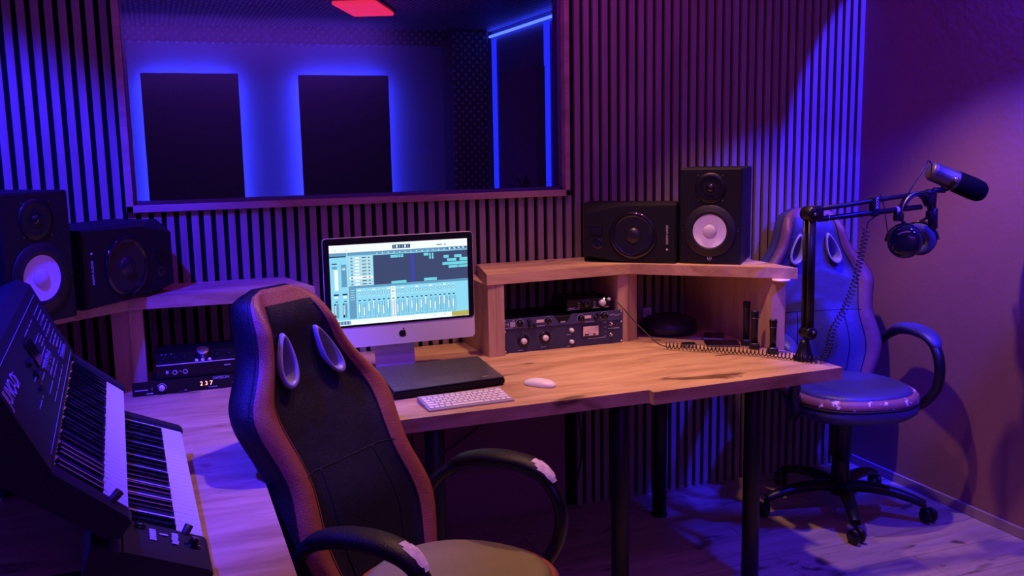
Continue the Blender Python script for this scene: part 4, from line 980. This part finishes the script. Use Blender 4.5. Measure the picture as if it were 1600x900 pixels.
        bm = NB(); bm_cyl(bm, c_ + Vector((0, 0, 0.045)), c_ + Vector((0, 0, 0.074)), 0.008, seg=12)
        ax = (sd * 0.8 + d * 0.6 * (1 if k % 2 else -1)).normalized()
        for s2 in (-1, 1):
            bm_lathe(bm, [(0, 0), (0.019, 0), (0.0295, 0.004), (0.0310, 0.012), (0.027, 0.020), (0, 0.022)], c_ + tr + Vector((0, 0, 0.0310)) + ax * (s2 * 0.005), ax * s2, 0, 24)
        for s2 in (-1, 1): bm_box(bm, c_ + Vector((0, 0, 0.052)), (0.034, 0.012, 0.010), rot=Matrix.Rotation(a, 3, 'Z'), bev=0.003)
        obj('caster', bm, M_BLACK, lg)
    for ch in t.children:
        if ch.name.split('.')[0] not in ('hub', 'base_leg', 'gas_column'): ch.location.z += lift
    return t
make_chair('office_chair', 'black chair with brown leather edges in the foreground, beside the keyboards', (0.605, 2.170, 0), R(40), M_LEATH, M_BROWN, M_SEATL, M_BROWN, True, R(20), 0.335).scale = (0.975, 0.975, 0.985)
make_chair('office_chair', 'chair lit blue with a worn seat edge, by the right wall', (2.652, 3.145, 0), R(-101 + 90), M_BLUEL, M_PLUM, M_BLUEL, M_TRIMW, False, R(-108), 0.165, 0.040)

# ================================================================== SYNTHESIZERS
def synth(name, label, loc, rot, n_oct, L, near, far, body_poly, is_upper):
    t = thing(name, label, 'synthesizer', loc, [R(a) for a in rot])
    nw = n_oct * 7 + 1; kw = L / nw
    # body in section (x towards the player, z up), extruded along y
    def extr(bm, poly, y0, y1, mi=0):
        a = [bm.verts.new((x_, y0, z_)) for x_, z_ in poly]; b = [bm.verts.new((x_, y1, z_)) for x_, z_ in poly]
        fs = [bm.faces.new(a), bm.faces.new(list(reversed(b)))]
        for i in range(len(poly)): fs.append(bm.faces.new((a[i], b[i], b[(i + 1) % len(poly)], a[(i + 1) % len(poly)])))
        for f_ in fs: f_.material_index = mi
    bm = NB(); extr(bm, body_poly, -near, L + far)
    for (y0, y1) in ((-near, -0.002), (L + 0.002, L + far)): extr(bm, [(-0.156, -0.01), (0.004, -0.01), (0.004, 0.004), (-0.006, 0.009), (-0.156, 0.012)], y0, y1)
    obj('body', bm, M_SYNTH, t)
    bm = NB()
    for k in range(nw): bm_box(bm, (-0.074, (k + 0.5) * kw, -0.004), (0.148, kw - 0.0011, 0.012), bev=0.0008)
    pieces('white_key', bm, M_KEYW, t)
    bm = NB()
    for o_ in range(n_oct):
        for j in (1, 2, 4, 5, 6):
            y_ = (o_ * 7 + j) * kw + {1: -0.0015, 2: 0.0015, 4: -0.002, 5: 0, 6: 0.002}[j]
            tmp2 = bmesh.new(); bmesh.ops.create_cube(tmp2, size=1)
            for v_ in tmp2.verts:
                topv = v_.co.z > 0
                v_.co = Vector((v_.co.x * (0.092 if topv else 0.096) - 0.100 + (-0.002 if topv and v_.co.x > 0 else 0), v_.co.y * (0.0095 if topv else 0.0115), 0.0015 + (0.0105 if topv else 0.0)))
            bmesh.ops.bevel(tmp2, geom=list(tmp2.edges), offset=0.001, segments=1, affect='EDGES')
            merge(bm, tmp2, Vector((0, y_, 0)), 0)
    pieces('black_key', bm, M_GLOSS, t)
    return t
up = synth('synthesizer', 'upper synthesizer with 61 keys on the two-tier stand at the left', (-0.085, 1.740, 0.945), (1.5, 39.8, 2.9), 5, 0.846, 0.050, 0.035,
           [(0.004, -0.010), (0.004, -0.030), (-0.02, -0.042), (-0.36, -0.048), (-0.385, 0.060), (-0.365, 0.095), (-0.335, 0.100), (-0.158, 0.016), (-0.156, -0.010)], True)
sla = math.atan2(0.084, 0.177)
# upper panel: controls and print follow the sloped deck
def pan(u_, y_, h_=0.0):     # u_ 0..1 from the keys to the rear
    return Vector((-0.160 - 0.172 * u_ - math.sin(sla) * h_ * -1 * -1, y_, 0.0185 + 0.0815 * u_ + math.cos(sla) * h_))
prot = Matrix.Rotation(sla, 3, 'Y')
bm = NB()
for (u_, y0, y1, w_) in ((0.12, 0.30, 0.62, 0.0016), (0.22, 0.30, 0.60, 0.0016), (0.30, 0.66, 0.79, 0.003), (0.36, 0.66, 0.79, 0.003), (0.42, 0.64, 0.80, 0.002), (0.50, 0.64, 0.80, 0.003), (0.57, 0.64, 0.80, 0.002), (0.64, 0.66, 0.80, 0.003), (0.71, 0.66, 0.80, 0.002),
                          (0.28, 0.42, 0.58, 0.003), (0.33, 0.42, 0.56, 0.002), (0.42, 0.38, 0.56, 0.003), (0.47, 0.40, 0.56, 0.002), (0.62, 0.47, 0.58, 0.002), (0.78, 0.40, 0.60, 0.002), (0.16, 0.66, 0.80, 0.0016), (0.24, 0.66, 0.80, 0.002), (0.78, 0.66, 0.80, 0.0016), (0.52, 0.52, 0.60, 0.003), (0.57, 0.52, 0.60, 0.002), (0.37, 0.28, 0.38, 0.002), (0.46, 0.24, 0.28, 0.002), (0.30, 0.14, 0.24, 0.002)):
    n_ = int((y1 - y0) / 0.012)
    for k in range(n_):
        yy = y0 + (k + 0.5) * (y1 - y0) / n_
        if random.random() < 0.85: bm_box(bm, pan(u_, yy, 0.0006), (w_ * 1.4, 0.0075, 0.0006), rot=prot)
for u_ in (0.03, 0.90): bm_box(bm, pan(u_, 0.42, 0.0006), (0.001, 0.82, 0.0005), rot=prot)
obj('panel_print', bm, M_PRINTD, up)
bm = NB()
for k in range(6): bm_box(bm, pan(0.17, 0.66 + k * 0.024, 0.003), (0.009, 0.012, 0.006), rot=prot, bev=0.0015)
for k in range(7): bm_box(bm, pan(0.38, 0.40 + k * 0.024, 0.003), (0.008, 0.014, 0.005), rot=prot, bev=0.0015)
pieces('panel_button', bm, mat('grey_button', (0.20, 0.20, 0.24), 0.5), up)
bm = NB(); bm_box(bm, pan(0.60, 0.40, 0.002), (0.055, 0.085, 0.004), rot=prot, bev=0.002); obj('screen', bm, M_GLOSS, up)
bm = NB()
for k in range(2): bm_box(bm, pan(0.45 + k * 0.14, 0.30, 0.004), (0.010, 0.045, 0.008), rot=prot, bev=0.002)
bm_box(bm, pan(0.35, 0.25, 0.004), (0.004, 0.03, 0.006), rot=prot)
pieces('slider', bm, M_BLACK, up)
bm = NB()
# lettering reads along the keyboard, low keys to high keys
mtx = Matrix.Translation(pan(0.62, -0.040, 0.0008)) @ prot.to_4x4() @ Matrix.Rotation(R(90), 4, 'Z')
text_into(bm, 'JUNO-Di', 0.042, mtx, thick=0.0005); obj('logo', bm, M_PRINT, up)
lo = synth('synthesizer', 'lower synthesizer with 49 keys on the desk beside the chair', (0.040, 1.838, 0.832), (1.9, 22.4, 2.5), 4, 0.690, 0.150, 0.035,
           [(0.004, -0.010), (0.004, -0.030), (-0.02, -0.046), (-0.205, -0.056), (-0.210, 0.010), (-0.158, 0.010), (-0.156, -0.010)], False)
bm = NB()
for (x0, x1) in ((-0.108, -0.096), (-0.068, -0.056)):
    for k in range(6): bm_box(bm, ((x0 + x1) / 2 + random.uniform(-0.001, 0.001), -0.028 - k * 0.0085, 0.0125), (x1 - x0, 0.0065, 0.0006))
bm_box(bm, (-0.082, -0.04, 0.0125), (0.016, 0.006, 0.0006)); obj('panel_print', bm, M_PRINT, lo)
bm = NB()
for x_ in (-0.125,): bm_lathe(bm, [(0.011, 0), (0.010, 0.008), (0, 0.009)], (x_, -0.022, 0.011), (0, 0, 1), 0, 18)
obj('dial', bm, M_GLOSS, lo); bm = NB(); bm_lathe(bm, [(0.020, 0), (0.019, 0.003), (0.010, 0.005), (0.008, 0.016), (0, 0.018)], (-0.028, -0.055, 0.0065), (0, 0, 1), 0, 22); obj('joystick', bm, M_GLOSS, lo)

st = thing('keyboard_stand', 'black two-tier stand with upturned end stops holding both synthesizers', 'keyboard stand', (-0.20, 2.15, DZ))
def W2(p): return Vector(p) - Vector((-0.20, 2.15, DZ))
def loc_to_world(rot, loc, p): return Vector(loc) + Euler([R(a) for a in rot]).to_matrix() @ Vector(p)
for yl, yu in ((0.02, 0.055), (0.60, 0.74)):
    a0 = loc_to_world((1.9, 22.4, 2.5), (0.040, 1.838, 0.832), (-0.235, yl, -0.072)); a1 = loc_to_world((1.9, 22.4, 2.5), (0.040, 1.838, 0.832), (0.006, yl, -0.041))
    bm = NB(); foot_z = DZ + 0.012
    p_a = Vector((-0.06, a0.y, foot_z)); 
    bm_box(bm, W2(((-0.30), a0.y, DZ + 0.010)), (0.44, 0.035, 0.020), bev=0.004)
    obj('foot', bm, M_STEELB, st)
    b0 = loc_to_world((1.5, 39.8, 2.9), (-0.085, 1.740, 0.945), (-0.350, yu, -0.066)); b1 = loc_to_world((1.5, 39.8, 2.9), (-0.085, 1.740, 0.945), (0.010, yu, -0.052))
    bm = NB(); bm_cyl(bm, W2((-0.47, a0.y, DZ + 0.02)), W2((-0.33, b0.y, b0.z - 0.01)), 0.016, seg=14); obj('upright', bm, M_STEELB, st)
    bm = NB(); bm_cyl(bm, W2(b0), W2(b1), 0.010, seg=12); pb = loc_to_world((1.5, 39.8, 2.9), (-0.085, 1.740, 0.945), (0.020, -0.012 if yu < 0.1 else yu, 0.026))
    obj('support_arm', bm, M_STEELB, st)
# end stops by the nearest keys
for (rot, loc, yy, zt_) in (((1.5, 39.8, 2.9), (-0.085, 1.740, 0.945), -0.016, 0.045), ((1.9, 22.4, 2.5), (0.040, 1.838, 0.832), -0.010, 0.040)):
    p0 = loc_to_world(rot, loc, (-0.045, yy - 0.012, -0.015)); p1 = loc_to_world(rot, loc, (-0.036, yy + 0.010, zt_ * 0.62))
    bm = NB(); bm_tube(bm, [W2(p0), W2(p0.lerp(p1, 0.5)), W2(p1)], 0.0075, 14, radii=[(0.0065, 0.0065), (0.0075, 0.0075), (0.0085, 0.0085)]); obj('end_stop', bm, M_RUBBER, st)

# ================================================================== BOOM ARM, MICROPHONE, HEADPHONES, CABLES
AY = 2.787
ba = thing('boom_arm', 'black jointed boom arm clamped near the right end of the desk', 'boom arm', (2.170, AY, DZ))
def B_(x, y, z): return Vector((x - 2.170, y - AY, z - DZ))
bm = NB(); bm_lathe(bm, [(0, 0), (0.040, 0), (0.041, 0.008), (0.032, 0.018), (0.018, 0.060), (0.016, 0.075), (0, 0.075)], (0, 0, 0), (0, 0, 1), 0, 28); obj('base', bm, M_BLACK, ba)
bm = NB(); bm_lathe(bm, [(0, -0.028), (0.020, -0.028), (0.024, -0.022), (0.024, 0.022), (0.020, 0.028), (0, 0.028)], B_(2.182, AY, 0.880), (0, 1, 0), 0, 24); obj('lower_joint', bm, M_BLACK, ba)
bm = NB(); bm_lathe(bm, [(0, 0), (0.006, 0), (0.005, 0.004), (0, 0.005)], B_(2.186, AY - 0.028, 0.886), (0, -1, 0), 0, 12); bm_lathe(bm, [(0, 0), (0.006, 0), (0.005, 0.004), (0, 0.005)], B_(2.176, AY - 0.030, 1.312), (0, -1, 0), 0, 12); pieces('bolt', bm, M_METAL, ba)
bm = NB()
for yy in (-0.014, 0.014): bm_tube(bm, [B_(2.180, AY + yy, 0.88), B_(2.176, AY + yy, 1.31)], 0.013, 10, side=(1, 0, 0), radii=[(0.017, 0.008)] * 2)
obj('lower_arm', bm, M_BLACK, ba)
bm = NB(); bm_lathe(bm, [(0, -0.03), (0.022, -0.03), (0.027, -0.024), (0.027, 0.024), (0.022, 0.03), (0, 0.03)], B_(2.178, AY, 1.312), (0, 1, 0), 0, 24)
bm_box(bm, B_(2.205, AY, 1.312), (0.05, 0.03, 0.055), bev=0.01); obj('elbow_joint', bm, M_BLACK, ba)
bm = NB(); bm_cyl(bm, B_(2.20, AY, 1.325), B_(2.70, AY - 0.02, 1.372), 0.0085, seg=12); bm_cyl(bm, B_(2.21, AY, 1.290), B_(2.66, AY - 0.02, 1.318), 0.0100, seg=12); obj('upper_arm', bm, M_BLACK, ba)
bm = NB(); bm_box(bm, B_(2.452, AY - 0.010, 1.328), (0.030, 0.030, 0.075), bev=0.008); obj('cable_strap', bm, M_BLACKM, ba)
bm = NB(); text_into(bm, 'RODE', 0.016, face_y(B_(2.446, AY - 0.0265, 1.362), R(-90))); bm_lathe(bm, [(0.0115, 0), (0.0115, 0.012)], B_(2.545, AY - 0.016, 1.311), (1, 0.0, 0.06), 0, 14)
obj('white_lettering', bm, M_VELCRO, ba)
bm = NB(); ring = [B_(2.252, AY + 0.013 * math.cos(a), 1.292 + 0.013 * math.sin(a)) for a in [k * math.pi / 8 for k in range(16)]]; bm_tube(bm, ring, 0.002, 6, closed=True); obj('cable_clip', bm, M_METAL, ba)
bm = NB(); bm_box(bm, B_(2.700, AY - 0.02, 1.352), (0.045, 0.035, 0.060), bev=0.01); bm_cyl(bm, B_(2.715, AY - 0.02, 1.30), B_(2.715, AY - 0.02, 1.38), 0.013, seg=14)
bm_cyl(bm, B_(2.720, AY - 0.02, 1.235), B_(2.720, AY - 0.02, 1.31), 0.018, 0.016, seg=16); obj('swivel_head', bm, M_BLACK, ba)

# microphone
mic_c = Vector((2.782, 2.757, 1.418)); mic_end = Vector((2.955, 2.700, 1.340))
mk_ = thing('microphone', 'broadcast microphone with a bronze body and black foam windscreen on the boom arm', 'microphone', mic_c)
axm = (mic_end - mic_c).normalized()
bm = NB(); bm_lathe(bm, [(0, -0.085), (0.029, -0.085), (0.035, -0.078), (0.036, -0.066), (0.036, 0.012), (0.038, 0.014), (0.038, 0.022)], (0, 0, 0), axm, 0, 36); obj('body', bm, M_BRONZE, mk_)
bm = NB(); bm_lathe(bm, [(0.036, 0.020), (0.0405, 0.024), (0.0415, 0.10), (0.039, 0.128), (0.030, 0.142), (0, 0.146)], (0, 0, 0), axm, 0, 36); obj('windscreen', bm, M_FOAM, mk_)
side = axm.cross(Vector((0, 0, 1))).normalized(); upv = side.cross(axm).normalized()
bm = NB(); arc = [side * (0.046 * math.cos(a)) + upv * (0.046 * math.sin(a)) for a in [math.pi + math.pi * k / 16 for k in range(17)]]
arc = [side * -0.046 + upv * 0.01] + arc + [side * 0.046 + upv * 0.01]
bm_tube(bm, arc, 0.005, 8); bm_cyl(bm, upv * -0.046, Vector((2.715, 2.767, 1.378)) - mic_c, 0.010, seg=12); obj('yoke', bm, M_BLACK, mk_)
bm = NB(); bm_lathe(bm, [(0, 0.045), (0.009, 0.045), (0.009, 0.054), (0, 0.055)], (0, 0, 0), side, 0, 14); bm_lathe(bm, [(0, 0.045), (0.009, 0.045), (0.009, 0.054), (0, 0.055)], (0, 0, 0), -side, 0, 14); pieces('yoke_screw', bm, M_METAL, mk_)
tl = mic_c - axm * 0.085
mcb = NB(); pts = catmull([tl - mic_c + upv * 0.02, tl - mic_c + upv * 0.030 - axm * 0.02, Vector((2.66, 2.76, 1.46)) - mic_c, Vector((2.615, 2.765, 1.40)) - mic_c, Vector((2.60, 2.767, 1.37)) - mic_c], 7); bm_tube(mcb, pts, 0.003, 8); obj('cable', mcb, M_RUBBER, mk_)

# headphones hanging over the arm
HP0 = Vector((2.640, 2.765, 1.330))
hp = thing('headphones', 'black over-ear headphones with grey pads hanging from the boom arm', 'headphones', HP0)
vr = Vector((0.936, -0.352, 0)).normalized(); vf = Vector((0.345, 0.926, 0)).normalized(); vz = Vector((0, 0, 1))
eL = vr * -0.076 + vf * -0.02 - vz * 0.045; eR = vr * 0.066 + vf * 0.03 - vz * 0.045
mid = (eL + eR) / 2; hv = (eR - eL) / 2; sdv = vz.cross(hv).normalized()
arc = [mid - hv * math.cos(math.pi * k / 28) + vz * (0.088 * math.sin(math.pi * k / 28)) for k in range(29)]
bm = NB(); bm_tube(bm, arc, 0.01, 14, side=tuple(sdv), radii=[(0.018, 0.004)] * 29); obj('headband', bm, M_BRONZE, hp)
bm = NB(); bm_tube(bm, [mid + (p - mid) * 0.90 for p in arc[4:25]], 0.01, 14, side=tuple(sdv), radii=[(0.021, 0.006)] * 21); obj('headband_padding', bm, M_LEATH, hp)
for s_, e, cc, out in ((-1, eL, eL + vr * 0.022 - vf * 0.012 - vz * 0.092, vr * -0.40 - vf * 0.90 + vz * 0.10), (1, eR, eR - vr * 0.022 + vf * 0.035 - vz * 0.092, vr * 0.62 + vf * 0.75 + vz * 0.10)):
    out = out.normalized()
    bm = NB(); bm_box(bm, e, (0.034, 0.024, 0.032), bev=0.005, rot=Matrix.Rotation(math.atan2(hv.y, hv.x), 3, 'Z')); obj('slider_block', bm, M_BLACK, hp)
    sv = out.cross(vz).normalized(); uv = sv.cross(out).normalized()
    if uv.z < 0: uv = -uv
    bm = NB(); bm_cyl(bm, e, cc + uv * 0.065, 0.0055, seg=10)
    fork = [cc + sv * (0.066 * math.cos(a)) + uv * (0.066 * math.sin(a)) for a in [math.pi * k / 16 for k in range(17)]]
    bm_tube(bm, fork, 0.0042, 8); obj('yoke', bm, M_DMETAL if s_ > 0 else M_BLACK, hp)
    bm = NB(); bm_lathe(bm, [(0, -0.006), (0.056, -0.005), (0.061, 0.004), (0.059, 0.018), (0.048, 0.028), (0.026, 0.032), (0, 0.033)], cc, out, 0, 40); cup = obj('ear_cup', bm, M_GLOSS, hp)
    bm = NB(); bm_lathe(bm, [(0.022, -0.006), (0.030, -0.026), (0.046, -0.031), (0.059, -0.026), (0.062, -0.012), (0.056, -0.004)], cc, out, 0, 40); obj('ear_pad', bm, M_CUSH, cup)['label'] = 'grey velour ear pad'

# coiled cable: from the arm strap down to the desk and along it
def helix(path_pts, r, turns_per_m, sub=10, rad_fn=None):
    dense = catmull(path_pts, sub * 4); L = [0]
    for a, b_ in zip(dense, dense[1:]): L.append(L[-1] + (b_ - a).length)
    tot = L[-1]; n_ = int(tot * turns_per_m * 10); out = []; j = 0; prev = None
    for i in range(n_ + 1):
        s_ = tot * i / n_
        while j < len(L) - 2 and L[j + 1] < s_: j += 1
        f_ = (s_ - L[j]) / max(1e-9, L[j + 1] - L[j]); p = dense[j].lerp(dense[j + 1], f_)
        t_ = (dense[j + 1] - dense[j]).normalized()
        s1 = Vector((0, 1, 0)).cross(t_) if prev is None else prev - t_ * prev.dot(t_)
        s1.normalize(); prev = s1; s2 = t_.cross(s1)
        rr = r * (rad_fn(i / n_) if rad_fn else 1); a = 2 * math.pi * i / 10
        out.append(p + s1 * (rr * math.cos(a)) + s2 * (rr * math.sin(a)))
    return out
CO = Vector((2.05, 2.90, DZ))
cc_ = thing('coiled_cable', 'black coiled headphone cable running from the boom arm across the desk', 'cable', CO)
bm = NB()
hel = helix([Vector(p) - CO for p in ((2.425, 2.78, 1.245), (2.40, 2.775, 1.15), (2.37, 2.77, 1.05), (2.325, 2.765, 0.96), (2.27, 2.76, 0.885), (2.235, 2.735, 0.825), (2.180, 2.715, 0.795), (2.12, 2.79, 0.7965), (2.06, 2.89, 0.7965), (1.98, 2.98, 0.7965), (1.88, 3.08, 0.7965), (1.805, 3.150, 0.7965))], 0.0112, 68)
bm_tube(bm, hel, 0.0021, 5); obj('coil', bm, M_RUBBER, cc_)
bm = NB(); bm_tube(bm, catmull([Vector(p) - CO for p in ((2.425, 2.78, 1.245), (2.43, 2.78, 1.27), (2.46, 2.777, 1.295), (2.452, 2.775, 1.33))], 6), 0.0022, 6)
obj('upper_lead', bm, M_RUBBER, cc_)
bm = NB(); bm_tube(bm, catmull([Vector(p) - CO for p in ((1.805, 3.150, 0.792), (1.785, 3.170, 0.800), (1.775, 3.19, 0.812), (1.735, 3.26, 0.870), (1.700, 3.315, 0.930), (1.682, 3.345, 0.956))], 6), 0.0022, 6)
obj('straight_lead', bm, M_RUBBER, cc_)
# headphone lead
t = thing('headphone_lead', 'thin black lead looping from the strap on the boom arm to the headphones', 'cable', (2.47, 2.775, 1.35))
bm = NB(); bm_tube(bm, catmull([Vector(p) - Vector((2.47, 2.775, 1.35)) for p in ((2.465, 2.765, 1.375), (2.478, 2.757, 1.33), (2.495, 2.755, 1.25), (2.52, 2.755, 1.17), (2.552, 2.758, 1.150))], 8), 0.0022, 6); obj('lead', bm, M_RUBBER, t)

# cables on the wall below the desk
cabs = [([(0.905, WY - 0.012, 0.728), (0.907, WY - 0.012, 0.55), (0.915, WY - 0.012, 0.30), (0.935, WY - 0.015, 0.06), (0.94, WY - 0.03, 0.004)], 'black cable hanging straight down the plain wall under the desk'),
        ([(1.44, WY - 0.024, 0.728), (1.38, WY - 0.024, 0.62), (1.25, WY - 0.024, 0.46), (1.05, WY - 0.024, 0.33), (0.80, WY - 0.024, 0.22), (0.60, WY - 0.024, 0.19)], 'black cable sagging in a long curve behind the near armrest'),
        ([(1.62, WY - 0.030, 0.62), (1.80, WY - 0.030, 0.585), (2.02, WY - 0.030, 0.590), (2.16, WY - 0.030, 0.60), (2.30, WY - 0.030, 0.66), (2.40, WY - 0.028, 0.728)], 'black cable draped over the slats between the desk legs'),
        ([(1.66, WY - 0.030, 0.728), (1.64, WY - 0.030, 0.5), (1.66, WY - 0.032, 0.25), (1.60, WY - 0.03, 0.02), (1.52, WY - 0.05, 0.004)], 'black cable dropping down the first slats beside the plain wall')]
for pts, lb in cabs:
    o0 = Vector(pts[0]); bm = NB(); bm_tube(bm, catmull([Vector(p) - o0 for p in pts], 8), 0.0035, 6)
    o = obj('cable', bm, M_RUBBER); o.location = o0; tag(o, lb, 'cable', 'cables hanging under the desk')
